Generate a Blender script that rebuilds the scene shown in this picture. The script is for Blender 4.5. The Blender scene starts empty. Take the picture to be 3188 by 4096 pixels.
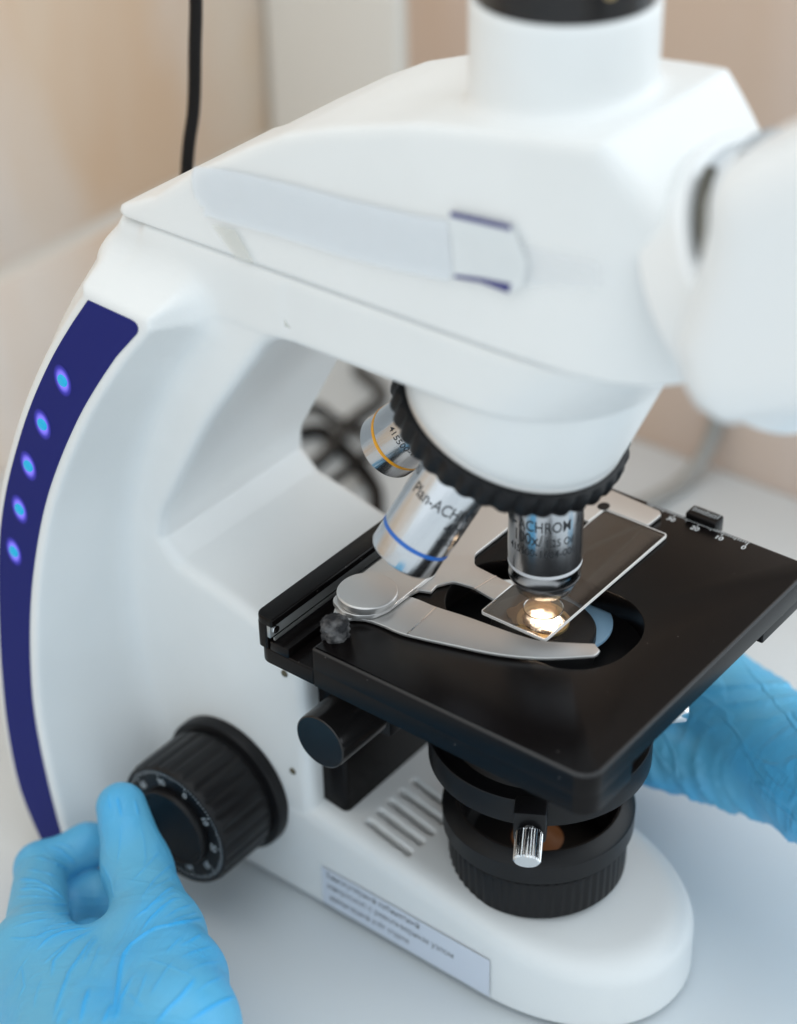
import bpy, bmesh, math, random
import numpy as np
from mathutils import Vector, Matrix, Euler
R_ = math.radians
rnd = random.Random(7)
scene = bpy.context.scene
col = scene.collection
TZ = 151.0                       # height of the stage top above the table, mm

def W(p):                        # millimetres (stage top = 0) -> metres (table top = 0)
    return Vector((p[0]*.001, p[1]*.001, (p[2]+TZ)*.001))

# ------------------------------------------------------------------ camera
cam = bpy.data.cameras.new('camera')
cam_o = bpy.data.objects.new('camera', cam); col.objects.link(cam_o)
M = Euler((0.975, 0, -0.893), 'XYZ').to_matrix() @ Matrix.Rotation(-0.023, 3, 'Z')
cam_o.matrix_world = Matrix.Translation(W((-445.3, -297.2, 415.4))) @ M.to_4x4()
cam.sensor_fit = 'HORIZONTAL'; cam.sensor_width = 24.0; cam.lens = 60.95
cam.clip_start = .02; cam.clip_end = 30
cam.dof.use_dof = True; cam.dof.focus_distance = .692; cam.dof.aperture_fstop = 3.8
scene.camera = cam_o

# ------------------------------------------------------------------ light
world = bpy.data.worlds.new("World"); scene.world = world; world.use_nodes = True
bg = world.node_tree.nodes['Background']
bg.inputs[0].default_value = (.825, .93, 1.0, 1); bg.inputs[1].default_value = .86

def area(name, loc, target, sx, sy, power, colr):
    l = bpy.data.lights.new(name, 'AREA'); l.shape = 'RECTANGLE'; l.size = sx; l.size_y = sy
    l.energy = power; l.color = colr
    o = bpy.data.objects.new(name, l); col.objects.link(o)
    o.location = W(loc)
    o.rotation_euler = (W(target) - W(loc)).to_track_quat('-Z', 'Y').to_euler()
    return o
area('window_light', (1020, -930, 600), (20, 20, 20), 1.6, 1.4, 10.5, (.90, .96, 1.0))
area('room_light', (-1400, -350, 1000), (0, 80, -60), 2.4, 2.0, 3.5, (.96, .98, 1.0))
area('ceiling_light', (120, 60, 1650), (60, 60, 0), 1.5, 1.5, 7, (1.0, .98, .94))
scene.view_settings.view_transform = 'Standard'; scene.view_settings.look = 'None'
scene.view_settings.exposure = 0.21; scene.view_settings.gamma = 1
scene.render.engine = 'CYCLES'
scene.cycles.use_denoising = True
scene.cycles.max_bounces = 10
scene.cycles.caustics_refractive = True
scene.cycles.caustics_reflective = False
scene.cycles.sample_clamp_indirect = 6.0

# ------------------------------------------------------------------ materials
MATS = {}
def mat(name, base=(.8,.8,.8), rough=.4, metal=0, spec=.5, coat=0, coat_rough=.1, bump=None, emit=None, estr=0, alpha=1, ior=1.5, trans=0, sheen=0, sss=0):
    m = bpy.data.materials.new(name); m.use_nodes = True
    b = m.node_tree.nodes['Principled BSDF']
    b.inputs['Base Color'].default_value = (*base, 1)
    b.inputs['Roughness'].default_value = rough
    b.inputs['Metallic'].default_value = metal
    b.inputs['Specular IOR Level'].default_value = spec
    b.inputs['Coat Weight'].default_value = coat
    b.inputs['Coat Roughness'].default_value = coat_rough
    b.inputs['IOR'].default_value = ior
    b.inputs['Transmission Weight'].default_value = trans
    b.inputs['Alpha'].default_value = alpha
    b.inputs['Sheen Weight'].default_value = sheen
    if emit:
        b.inputs['Emission Color'].default_value = (*emit, 1); b.inputs['Emission Strength'].default_value = estr
    if bump:
        scale, strength, dist = bump
        n = m.node_tree.nodes; L = m.node_tree.links
        tc = n.new('ShaderNodeTexCoord'); no = n.new('ShaderNodeTexNoise'); bu = n.new('ShaderNodeBump')
        no.inputs['Scale'].default_value = scale; no.inputs['Detail'].default_value = 3
        bu.inputs['Strength'].default_value = strength; bu.inputs['Distance'].default_value = dist
        L.new(tc.outputs['Object'], no.inputs['Vector']); L.new(no.outputs['Fac'], bu.inputs['Height'])
        L.new(bu.outputs['Normal'], b.inputs['Normal'])
    MATS[name] = m
    return m
def nodes(m): return m.node_tree.nodes, m.node_tree.links, m.node_tree.nodes['Principled BSDF']
def vary(m, c0, c1, scale, lo=.35, hi=.65, mapping=None, detail=4):
    """base colour drifting between two values of the same thing"""
    n, L, b = nodes(m)
    tc = n.new('ShaderNodeTexCoord'); no = n.new('ShaderNodeTexNoise'); r = n.new('ShaderNodeValToRGB')
    no.inputs['Scale'].default_value = scale; no.inputs['Detail'].default_value = detail
    r.color_ramp.elements[0].position = lo; r.color_ramp.elements[1].position = hi
    r.color_ramp.elements[0].color = (*c0, 1); r.color_ramp.elements[1].color = (*c1, 1)
    if mapping:
        mp = n.new('ShaderNodeMapping'); mp.inputs['Scale'].default_value = mapping
        L.new(tc.outputs['Object'], mp.inputs[0]); L.new(mp.outputs[0], no.inputs['Vector'])
    else: L.new(tc.outputs['Object'], no.inputs['Vector'])
    L.new(no.outputs['Fac'], r.inputs[0]); L.new(r.outputs[0], b.inputs['Base Color'])
    return m

white = mat('white_plastic', (.80,.81,.80), .36, bump=(1100, .22, .0003))
vary(white, (.785,.795,.79), (.82,.83,.825), 18)
white_smooth = mat('white_paint', (.80,.81,.81), .30)
black_satin = mat('black_anodised', (.0042,.0032,.0032), .27, spec=.16, bump=(2500, .10, .0001))
n, L, b = nodes(black_satin)
tc = n.new('ShaderNodeTexCoord'); vo = n.new('ShaderNodeTexVoronoi'); vo.inputs['Scale'].default_value = 150
lt = n.new('ShaderNodeMath'); lt.operation = 'LESS_THAN'; lt.inputs[1].default_value = .030
mx = n.new('ShaderNodeMixRGB'); mx.inputs[1].default_value = (.0042,.0032,.0032,1); mx.inputs[2].default_value = (.22,.20,.19,1)
L.new(tc.outputs['Object'], vo.inputs['Vector']); L.new(vo.outputs['Distance'], lt.inputs[0]); L.new(lt.outputs[0], mx.inputs[0]); L.new(mx.outputs[0], b.inputs['Base Color'])
black_plastic = mat('black_plastic', (.0065,.0062,.0070), .40, spec=.26, bump=(1800, .2, .0002))
black_rubber = mat('black_rubber', (.005,.005,.006), .45, spec=.25)
black_gloss = mat('black_gloss_metal', (.03,.028,.028), .22, metal=.6)
chrome = mat('chrome_barrel', (.62,.63,.65), .20, metal=1)
chrome_dark = mat('dark_chrome', (.50,.51,.53), .17, metal=1)
bright_chrome = mat('bright_chrome', (.78,.79,.80), .10, metal=1)
def turned(m, scale=7, strength=.35):
    n, L, b = nodes(m)
    at = n.new('ShaderNodeAttribute'); at.attribute_name = 'turn'; no = n.new('ShaderNodeTexNoise'); bu = n.new('ShaderNodeBump')
    no.inputs['Scale'].default_value = scale; no.inputs['Detail'].default_value = 4; no.inputs['Roughness'].default_value = .6
    bu.inputs['Strength'].default_value = strength; bu.inputs['Distance'].default_value = .0012
    L.new(at.outputs['Vector'], no.inputs['Vector']); L.new(no.outputs['Fac'], bu.inputs['Height']); L.new(bu.outputs['Normal'], b.inputs['Normal'])
turned(chrome, 6, .14); turned(chrome_dark, 5, .12)
silver = mat('silver_anodised', (.66,.645,.63), .42, metal=.85, bump=(4000, .06, .0001))
steel = mat('steel_rail', (.42,.42,.41), .38, metal=.55)
white_ink = mat('white_ink', (.75,.77,.78), .6)
grey_ink = mat('grey_ink', (.62,.66,.68), .6)
dark_ink = mat('engraved_ink', (.012,.014,.018), .6)
blue_ring = mat('blue_ring_paint', (.015,.13,.50), .35)
yellow_ring = mat('yellow_ring_paint', (.95,.42,.015), .35)
white_ring = mat('white_ring_paint', (.80,.80,.82), .35)
navy = mat('navy_panel', (.010,.016,.150), .50, spec=.18)
glass = mat('slide_glass', (.97,.96,.93), .03, trans=1, ior=1.5)
glass_edge = mat('glass_edge_glow', (.86,.82,.79), .5)  # whitish colour puts the glow of the slide's edges into the surface
table_m = mat('table_laminate', (.71,.745,.765), .42, bump=(400,.05,.0003))
vary(table_m, (.69,.725,.745), (.73,.765,.785), 6)
cable_black = mat('black_cable_rubber', (.006,.005,.005), .45, spec=.2)
cable_grey = mat('grey_cable_sheath', (.36,.35,.33), .5)
grout = mat('tile_grout', (.84,.77,.69), .8, bump=(600,.3,.0006))
trim_m = mat('white_trim_paint', (.88,.85,.79), .5)
paper = mat('paper_label', (.66,.70,.78), .6)
tag_paper = mat('white_paper_tag', (.80,.83,.84), .6, alpha=.85)
pen_ink = mat('blue_pen_ink', (.05,.05,.20), .6)
tape_m = mat('masking_tape_paper', (.79,.83,.87), .62, alpha=.75, bump=(160,.5,.0006))
clear_tape = mat('yellowed_clear_tape', (.72,.725,.675), .22, alpha=.55)
brass = mat('brass_screw', (.55,.42,.22), .3, metal=1)
lint_m = mat('dusty_rubber_grip', (.035,.034,.036), .85, bump=(900,.6,.0008))
vary(lint_m, (.012,.012,.014), (.17,.165,.165), 260, .46, .74)
crescent_m = mat('pale_blue_crescent', (.27,.45,.62), .30)
lamp_lens = mat('lit_condenser_lens', (1,.8,.6), .2, emit=(1,.84,.66), estr=70)
field_lens = mat('lit_field_lens', (.06,.03,.02), .3, emit=(1,.40,.15), estr=.05)
smear = bpy.data.materials.new('stained_smear'); smear.use_nodes = True
nt = smear.node_tree; b = nt.nodes['Principled BSDF']; b.inputs['Base Color'].default_value = (.34,.22,.14,1); b.inputs['Roughness'].default_value = .35
tr = nt.nodes.new('ShaderNodeBsdfTransparent'); tl = nt.nodes.new('ShaderNodeBsdfTranslucent'); tl.inputs['Color'].default_value = (.85,.66,.50,1)
m1 = nt.nodes.new('ShaderNodeMixShader'); m1.inputs[0].default_value = .35; m2 = nt.nodes.new('ShaderNodeMixShader'); m2.inputs[0].default_value = .045
nt.links.new(tr.outputs[0], m1.inputs[1]); nt.links.new(b.outputs[0], m1.inputs[2]); nt.links.new(m1.outputs[0], m2.inputs[1]); nt.links.new(tl.outputs[0], m2.inputs[2])
nt.links.new(m2.outputs[0], nt.nodes['Material Output'].inputs['Surface'])
hole_m = mat('screw_hole', (.10,.085,.05), .7)
vent_m = mat('vent_slot_floor', (.22,.20,.15), .7)

# LED in the blue panel: cyan dome and the violet light that bleeds into the plastic round it
led_dome = mat('led_dome', (.004,.12,.2), .25, emit=(.002,.34,.58), estr=.80)
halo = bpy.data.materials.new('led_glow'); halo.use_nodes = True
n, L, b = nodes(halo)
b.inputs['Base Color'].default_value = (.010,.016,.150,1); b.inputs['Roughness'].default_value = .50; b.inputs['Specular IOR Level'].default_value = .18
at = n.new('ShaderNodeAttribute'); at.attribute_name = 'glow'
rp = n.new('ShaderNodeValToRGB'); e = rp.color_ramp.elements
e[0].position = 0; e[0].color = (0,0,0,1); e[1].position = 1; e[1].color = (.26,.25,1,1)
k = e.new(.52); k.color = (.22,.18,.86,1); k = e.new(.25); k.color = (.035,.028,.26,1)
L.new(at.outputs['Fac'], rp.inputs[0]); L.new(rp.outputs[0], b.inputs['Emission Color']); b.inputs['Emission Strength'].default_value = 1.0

# wall tile: beige stone print with soft pale veins
def tile_mat(name, c0, c1, vein):
    m = mat(name, c0, .22)
    n, L, b = nodes(m)
    tc = n.new('ShaderNodeTexCoord'); mp = n.new('ShaderNodeMapping')
    mp.inputs['Rotation'].default_value = (0, R_(14), R_(30)); mp.inputs['Scale'].default_value = (1,1,.28)
    n1 = n.new('ShaderNodeTexNoise'); n1.inputs['Scale'].default_value = 11; n1.inputs['Detail'].default_value = 3
    n2 = n.new('ShaderNodeTexNoise'); n2.inputs['Scale'].default_value = 5; n2.inputs['Detail'].default_value = 5; n2.inputs['Distortion'].default_value = .5
    r1 = n.new('ShaderNodeValToRGB'); r1.color_ramp.elements[0].position = .35; r1.color_ramp.elements[1].position = .65
    r1.color_ramp.elements[0].color = (*c0,1); r1.color_ramp.elements[1].color = (*c1,1)
    r2 = n.new('ShaderNodeValToRGB'); r2.color_ramp.elements[0].position = .47; r2.color_ramp.elements[1].position = .60
    mx = n.new('ShaderNodeMixRGB'); mx.inputs[2].default_value = (*vein,1)
    L.new(tc.outputs['Object'], mp.inputs[0])
    for q in (n1, n2): L.new(mp.outputs[0], q.inputs['Vector'])
    L.new(n1.outputs['Fac'], r1.inputs[0]); L.new(n2.outputs['Fac'], r2.inputs[0])
    ml = n.new('ShaderNodeMath'); ml.operation = 'MULTIPLY'; ml.inputs[1].default_value = .75
    L.new(r2.outputs[0], ml.inputs[0]); L.new(ml.outputs[0], mx.inputs[0])
    L.new(r1.outputs[0], mx.inputs[1]); L.new(mx.outputs[0], b.inputs['Base Color'])
    return m
tile_a = tile_mat('beige_wall_tile', (.77,.555,.385), (.81,.66,.52), (.84,.81,.79))
tile_b = tile_mat('pinkish_wall_tile', (.69,.52,.405), (.74,.60,.52), (.76,.71,.70))

# nitrile glove: thin stretched film, more saturated where it folds
def glove_mat(name, axis_rot, dark=1.0, long_folds=.12):
    m = mat(name, (.07,.35,.65), .42, spec=.45)
    n, L, b = nodes(m)
    tc = n.new('ShaderNodeTexCoord')
    vr = n.new('ShaderNodeVectorRotate'); vr.rotation_type = 'EULER_XYZ'; vr.inputs['Rotation'].default_value = axis_rot
    L.new(tc.outputs['Object'], vr.inputs['Vector'])
    def tex(sc, scale, detail, dist=0):
        mp = n.new('ShaderNodeMapping'); mp.inputs['Scale'].default_value = sc
        t = n.new('ShaderNodeTexNoise'); t.inputs['Scale'].default_value = scale; t.inputs['Detail'].default_value = detail; t.inputs['Distortion'].default_value = dist
        L.new(vr.outputs[0], mp.inputs[0]); L.new(mp.outputs[0], t.inputs['Vector']); return t
    fold = tex((1,.16,.16), 210, 2, .6)          # fine creases across the finger
    lng = tex((.30,1,1), 42, 2, .8)              # long tension folds
    grain = tex((1,1,1), 2600, 2)
    def ridge(t, lo, hi):
        a = n.new('ShaderNodeMath'); a.operation = 'SUBTRACT'; a.inputs[1].default_value = .5
        c = n.new('ShaderNodeMath'); c.operation = 'ABSOLUTE'
        r = n.new('ShaderNodeMapRange'); r.inputs['From Min'].default_value = lo; r.inputs['From Max'].default_value = hi
        r.inputs['To Min'].default_value = 1; r.inputs['To Max'].default_value = 0
        L.new(t.outputs['Fac'], a.inputs[0]); L.new(a.outputs[0], c.inputs[0]); L.new(c.outputs[0], r.inputs['Value']); return r
    r1 = ridge(fold, 0, .10); r2 = ridge(lng, 0, .035)
    patch = tex((1,1,1), 26, 3, .3)
    pr = n.new('ShaderNodeMapRange'); pr.inputs['From Min'].default_value = .42; pr.inputs['From Max'].default_value = .62
    L.new(patch.outputs['Fac'], pr.inputs['Value'])
    w1 = n.new('ShaderNodeMath'); w1.operation = 'MULTIPLY'; L.new(fold.outputs['Fac'], w1.inputs[0]); L.new(pr.outputs[0], w1.inputs[1])
    fa = n.new('ShaderNodeAttribute'); fa.attribute_name = 'fold'
    ad = n.new('ShaderNodeMath'); ad.operation = 'MULTIPLY_ADD'; L.new(w1.outputs[0], ad.inputs[0]); ad.inputs[1].default_value = .9; sm = n.new('ShaderNodeMath'); sm.operation = 'MULTIPLY'; sm.inputs[1].default_value = long_folds; L.new(r2.outputs[0], sm.inputs[0]); L.new(sm.outputs[0], ad.inputs[2])
    g2 = n.new('ShaderNodeMath'); g2.operation = 'MULTIPLY_ADD'; L.new(grain.outputs['Fac'], g2.inputs[0]); g2.inputs[1].default_value = .10; L.new(ad.outputs[0], g2.inputs[2])
    bu = n.new('ShaderNodeBump'); bu.inputs['Strength'].default_value = .75; bu.inputs['Distance'].default_value = .0015
    L.new(g2.outputs[0], bu.inputs['Height']); L.new(bu.outputs[0], b.inputs['Normal'])
    c = n.new('ShaderNodeMixRGB'); c.inputs[1].default_value = (.112*dark,.435*dark,.67*dark,1); c.inputs[2].default_value = (.042*dark,.42*dark,.84*dark,1)
    cl = n.new('ShaderNodeMath'); cl.operation = 'MULTIPLY_ADD'; cl.use_clamp = True
    pm = n.new('ShaderNodeMath'); pm.operation = 'MULTIPLY_ADD'; L.new(patch.outputs['Fac'], pm.inputs[0]); pm.inputs[1].default_value = 2.2; pm.inputs[2].default_value = -.85; pm.use_clamp = True
    ms = n.new('ShaderNodeMath'); ms.operation = 'MULTIPLY_ADD'; L.new(pm.outputs[0], ms.inputs[0]); ms.inputs[1].default_value = .75; L.new(ad.outputs[0], cl.inputs[0]); L.new(fa.outputs['Fac'], ms.inputs[2]); L.new(ms.outputs[0], cl.inputs[2]); cl.inputs[1].default_value = .12
    L.new(cl.outputs[0], c.inputs[0]); L.new(c.outputs[0], b.inputs['Base Color'])
    return m

# ------------------------------------------------------------------ object helpers
BASE = {}
def thing(name, loc, label, cat, group=None):
    o = bpy.data.objects.new(name, None); col.objects.link(o)
    o.location = W(loc); o.empty_display_size = .02
    o['label'] = label; o['category'] = cat
    if group: o['group'] = group
    BASE[o] = W(loc)
    return o
def mk(name, verts, faces, m, parent=None, smooth=True, flat_faces=None, mats=None, mi=None, sharp=None, origin=None, label=None, turn=None):
    base = BASE[parent] if parent else (W(origin) if origin is not None else Vector((0,0,0)))
    v = np.asarray(verts, float)*.001; v[:,2] += TZ*.001
    v -= np.array(base)
    me = bpy.data.meshes.new(name)
    me.from_pydata(v.tolist(), [], [list(map(int, f)) for f in faces]); me.update()
    for q in (mats or [m]): me.materials.append(q)
    if mi is not None: me.polygons.foreach_set('material_index', list(map(int, mi)))
    if smooth:
        s = [True]*len(me.polygons)
        if flat_faces is not None:
            for i in flat_faces: s[i] = False
        me.polygons.foreach_set('use_smooth', s)
        if sharp: me.set_sharp_from_angle(angle=R_(sharp))
    o = bpy.data.objects.new(name, me); col.objects.link(o)
    if turn is not None:
        at = me.attributes.new('turn', 'FLOAT_VECTOR', 'POINT'); at.data.foreach_set('vector', np.asarray(turn, np.float32).ravel())
    if parent: o.parent = parent
    else: o.location = base
    if parent and parent.type != 'EMPTY': BASE[o] = BASE[parent]
    else: BASE[o] = base
    if label: o['label'] = label
    return o

def frame(d):
    d = Vector(d).normalized()
    a = Vector((0,0,1)) if abs(d.z) < .9 else Vector((1,0,0))
    u = d.cross(a).normalized(); v = d.cross(u).normalized()
    return d, u, v
def lathe(name, prof, O, d, m, parent, n=96, cap0=False, cap1=False, mod=None, mats=None, seg_mi=None, sharp=35, u=None, **kw):
    """prof: list of (radius, distance along d). mod(i, ang, r, t) -> r lets a profile be fluted"""
    d = Vector(d).normalized()
    if u is None: _, u, v = frame(d)
    else: u = Vector(u).normalized(); v = d.cross(u).normalized()
    O = Vector(O); vs = []; fs = []; mi = []
    for i, (r, t) in enumerate(prof):
        for k in range(n):
            a = 2*math.pi*k/n
            rr = mod(i, a, r, t) if mod else r
            vs.append(O + d*t + u*(rr*math.cos(a)) + v*(rr*math.sin(a)))
    for i in range(len(prof)-1):
        for k in range(n):
            k2 = (k+1) % n
            fs.append((i*n+k, i*n+k2, (i+1)*n+k2, (i+1)*n+k)); mi.append(seg_mi[i] if seg_mi else 0)
    flat = []
    if cap0: flat.append(len(fs)); fs.append(list(range(n))[::-1]); mi.append(seg_mi[0] if seg_mi else 0)
    if cap1: flat.append(len(fs)); fs.append([(len(prof)-1)*n+k for k in range(n)]); mi.append(seg_mi[-1] if seg_mi else 0)
    tn = [(math.cos(2*math.pi*k/n), math.sin(2*math.pi*k/n), t*.004) for r, t in prof for k in range(n)]
    return mk(name, vs, fs, m, parent, flat_faces=flat, mats=mats, mi=mi, sharp=sharp, turn=tn, **kw)

def box(name, lo, hi, m, parent=None, bev=.6, rot=None, seg=2, **kw):
    bm = bmesh.new(); bmesh.ops.create_cube(bm, size=1)
    lo = Vector(lo); hi = Vector(hi); c = (lo+hi)/2; s = hi-lo
    for v in bm.verts: v.co = Vector((v.co.x*s.x, v.co.y*s.y, v.co.z*s.z))
    if bev: bmesh.ops.bevel(bm, geom=bm.edges[:], offset=min(bev, min(s)*.45), segments=seg, affect='EDGES', profile=.5)
    bm.verts.index_update()
    vs = [((rot @ v.co) if rot else v.co) + c for v in bm.verts]; fs = [[v.index for v in f.verts] for f in bm.faces]
    bm.free()
    return mk(name, vs, fs, m, parent, sharp=30, **kw)

def inset(loop, d):
    """offset a closed counter-clockwise 2-D loop inwards"""
    P = np.asarray(loop, float); a = np.roll(P, 1, 0); c = np.roll(P, -1, 0)
    e1 = P-a; e2 = c-P
    e1 /= np.linalg.norm(e1, axis=1)[:,None]+1e-12; e2 /= np.linalg.norm(e2, axis=1)[:,None]+1e-12
    n1 = np.c_[-e1[:,1], e1[:,0]]; n2 = np.c_[-e2[:,1], e2[:,0]]
    nn = n1+n2; nn /= np.linalg.norm(nn, axis=1)[:,None]+1e-12
    cs = np.clip((nn*n1).sum(1), .5, 1)
    return P + nn*(d/cs)[:,None]
def ccw(loop):
    P = np.asarray(loop, float); a = (P[:,0]*np.roll(P[:,1],-1)-np.roll(P[:,0],-1)*P[:,1]).sum()
    return P if a > 0 else P[::-1]
def rounded(pts, radii, seg=8):
    """polygon with rounded corners"""
    P = [Vector(p) for p in ccw(pts)]; n = len(P); out = []
    if not hasattr(radii, '__len__'): radii = [radii]*n
    elif not np.allclose(np.asarray(pts[0], float), ccw(pts)[0]): radii = radii[::-1]
    for i in range(n):
        p, a, b2 = P[i], P[i-1], P[(i+1) % n]; r = radii[i]
        d1 = (a-p).normalized(); d2 = (b2-p).normalized(); ang = d1.angle(d2)
        t = min(r/math.tan(ang/2), .49*(a-p).length, .49*(b2-p).length); rr = t*math.tan(ang/2)
        if rr < .02: out.append(tuple(p)); continue
        cen = p + (d1+d2).normalized()*(rr/math.sin(ang/2))
        s = p+d1*t-cen; e2 = p+d2*t-cen; tot = s.angle_signed(e2) if False else math.atan2(s.x*e2.y-s.y*e2.x, s.dot(e2))
        for k in range(seg+1):
            q = tot*k/seg; out.append((cen.x+s.x*math.cos(q)-s.y*math.sin(q), cen.y+s.x*math.sin(q)+s.y*math.cos(q)))
    return np.array(out)
def smooth_loop(pts, n=6):
    P = np.asarray(pts, float); N = len(P); out = []
    for i in range(N):
        p0, p1, p2, p3 = P[i-1], P[i], P[(i+1) % N], P[(i+2) % N]
        for k in range(n):
            t = k/n
            out.append(.5*((2*p1)+(-p0+p2)*t+(2*p0-5*p1+4*p2-p3)*t*t+(-p0+3*p1-3*p2+p3)*t**3))
    return np.array(out)
def smooth_path(pts, n=8):
    P = [np.asarray(p, float) for p in pts]; P = [2*P[0]-P[1]]+P+[2*P[-1]-P[-2]]; out = []
    for i in range(1, len(P)-2):
        p0, p1, p2, p3 = P[i-1:i+3]
        for k in range(n):
            t = k/n; out.append(.5*((2*p1)+(-p0+p2)*t+(2*p0-5*p1+4*p2-p3)*t*t+(-p0+3*p1-3*p2+p3)*t**3))
    out.append(P[-2]); return out
def plate(name, outer, holes, z0, z1, m, parent, bev=.5, seg=3, hole_bev=.4, tf=None, edge_m=None, under=.3, **kw):
    """flat plate with holes and rounded edges; tf maps (x,y,z) to the place"""
    vs = []; fs = []; flat = []
    bm = bmesh.new()
    loops = [(ccw(outer), bev, 1)] + [(ccw(h), hole_bev, -1) for h in holes]
    top = []; bot = []
    def ring(P, z): return [bm.verts.new((p[0], p[1], z)) for p in P]
    for P, bv, sg in loops:
        rings = []
        for k in range(seg+1):
            a = math.pi/2*k/seg; rings.append(ring(inset(P, sg*bv*(1-math.sin(a))), z1-bv*(1-math.cos(a))))
        bv2 = min(bv, under)
        for k in range(2):
            rings.append(ring(inset(P, sg*bv2*k), z0+bv2*(1-k)))
        for A, B in zip(rings, rings[1:]):
            for i in range(len(A)):
                j = (i+1) % len(A); f = (A[i], A[j], B[j], B[i])
                bm.faces.new(f if sg < 0 else f[::-1])
        top.append(rings[0]); bot.append(rings[-1])
    nsm = len(bm.faces)
    for grp, up in ((top, 1), (bot, -1)):
        ed = []
        for rg in grp:
            for i in range(len(rg)):
                q, w = rg[i], rg[(i+1) % len(rg)]
                ed.append(bm.edges.get((q, w)) or bm.edges.new((q, w)))
        r = bmesh.ops.triangle_fill(bm, use_beauty=True, use_dissolve=False, edges=ed, normal=(0,0,up))
    bm.verts.index_update(); bm.faces.ensure_lookup_table()
    bm.normal_update()
    vs = [tuple(v.co) for v in bm.verts]; fs = [[v.index for v in f.verts] for f in bm.faces]
    flat = list(range(nsm, len(fs)))
    for i in flat:
        f = bm.faces[i]; zc = f.calc_center_median().z; up = 1 if zc > (z0+z1)/2 else -1
        if f.normal.z*up < 0: fs[i] = fs[i][::-1]
    if edge_m:
        no_ = len(ccw(outer)); kw['mats'] = [m, edge_m]; kw['mi'] = [1 if i < no_*seg else 0 for i in range(len(fs))]
    bm.free()
    if tf: vs = [tf(v) for v in vs]
    return mk(name, vs, fs, m, parent, flat_faces=flat, sharp=42, **kw)
def tube(name, path, r, m, parent=None, n=14, **kw):
    P = [Vector(p) for p in path]; vs = []; fs = []; u = None
    for i, p in enumerate(P):
        d = (P[min(i+1, len(P)-1)]-P[max(i-1, 0)]).normalized()
        if u is None: _, u, v = frame(d)
        u = (u - d*u.dot(d)).normalized(); v = d.cross(u)
        rr = r[i] if hasattr(r, '__len__') else r
        for k in range(n):
            a = 2*math.pi*k/n; vs.append(p+u*(rr*math.cos(a))+v*(rr*math.sin(a)))
    for i in range(len(P)-1):
        for k in range(n): fs.append((i*n+k, i*n+(k+1) % n, (i+1)*n+(k+1) % n, (i+1)*n+k))
    fs.append(list(range(n))[::-1]); fs.append([(len(P)-1)*n+k for k in range(n)])
    return mk(name, vs, fs, m, parent, flat_faces=[len(fs)-1, len(fs)-2], **kw)

_tx = {}
def text2d(s):
    """outline of a printed word, unit cap height, origin at its left end on the baseline"""
    if s in _tx: return _tx[s]
    def raw(t):
        c = bpy.data.curves.new('t', 'FONT'); c.body = t; c.size = 1; c.resolution_u = 3; c.offset = .008
        o = bpy.data.objects.new('t', c); col.objects.link(o)
        dg = bpy.context.evaluated_depsgraph_get(); me = o.evaluated_get(dg).to_mesh()
        v = np.array([tuple(q.co)[:2] for q in me.vertices]).reshape(-1, 2); f = [list(p.vertices) for p in me.polygons]
        o.evaluated_get(dg).to_mesh_clear(); bpy.data.objects.remove(o); bpy.data.curves.remove(c)
        return v, f
    cap = _tx.get('__cap')
    if cap is None:
        v, _ = raw('H'); cap = (v[:,1].max()-v[:,1].min()); _tx['__cap'] = cap
    v, f = raw(s); v = v/cap
    _tx[s] = (v, f); return v, f
def print_flat(name, s, origin, xd, yd, cap, m, parent, align='c', lift=.06, stretch=1.0):
    v, f = text2d(s); v = v.copy(); w = v[:,0].max()
    if align == 'c': v[:,0] -= w/2
    v[:,0] *= stretch
    xd = Vector(xd).normalized(); yd = Vector(yd).normalized(); nd = xd.cross(yd); O = Vector(origin)
    return mk(name, [O+xd*(p[0]*cap)+yd*(p[1]*cap)+nd*lift for p in v], f, m, parent, smooth=False)
def print_barrel(name, lines, O, d, R, m, parent, lift=.05):
    """lines: (text, distance along d of the baseline, cap height, first and last angle, reference out direction)"""
    O = Vector(O); d = Vector(d).normalized(); vs = []; fs = []
    for s, t, cap, a0, a1, ref in lines:
        v, f = text2d(s); wd = v[:,0].max()
        out = Vector(ref); out = (out-d*out.dot(d)).normalized(); right = (-d).cross(out)
        b0 = len(vs)
        for p in v:
            a = R_(a0 + (a1-a0)*p[0]/wd)
            o2 = out*math.cos(a)+right*math.sin(a)
            vs.append(O+d*(t-p[1]*cap)+o2*(R+lift))
        fs += [[i+b0 for i in q] for q in f]
    return mk(name, vs, fs, m, parent, smooth=False)

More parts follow.
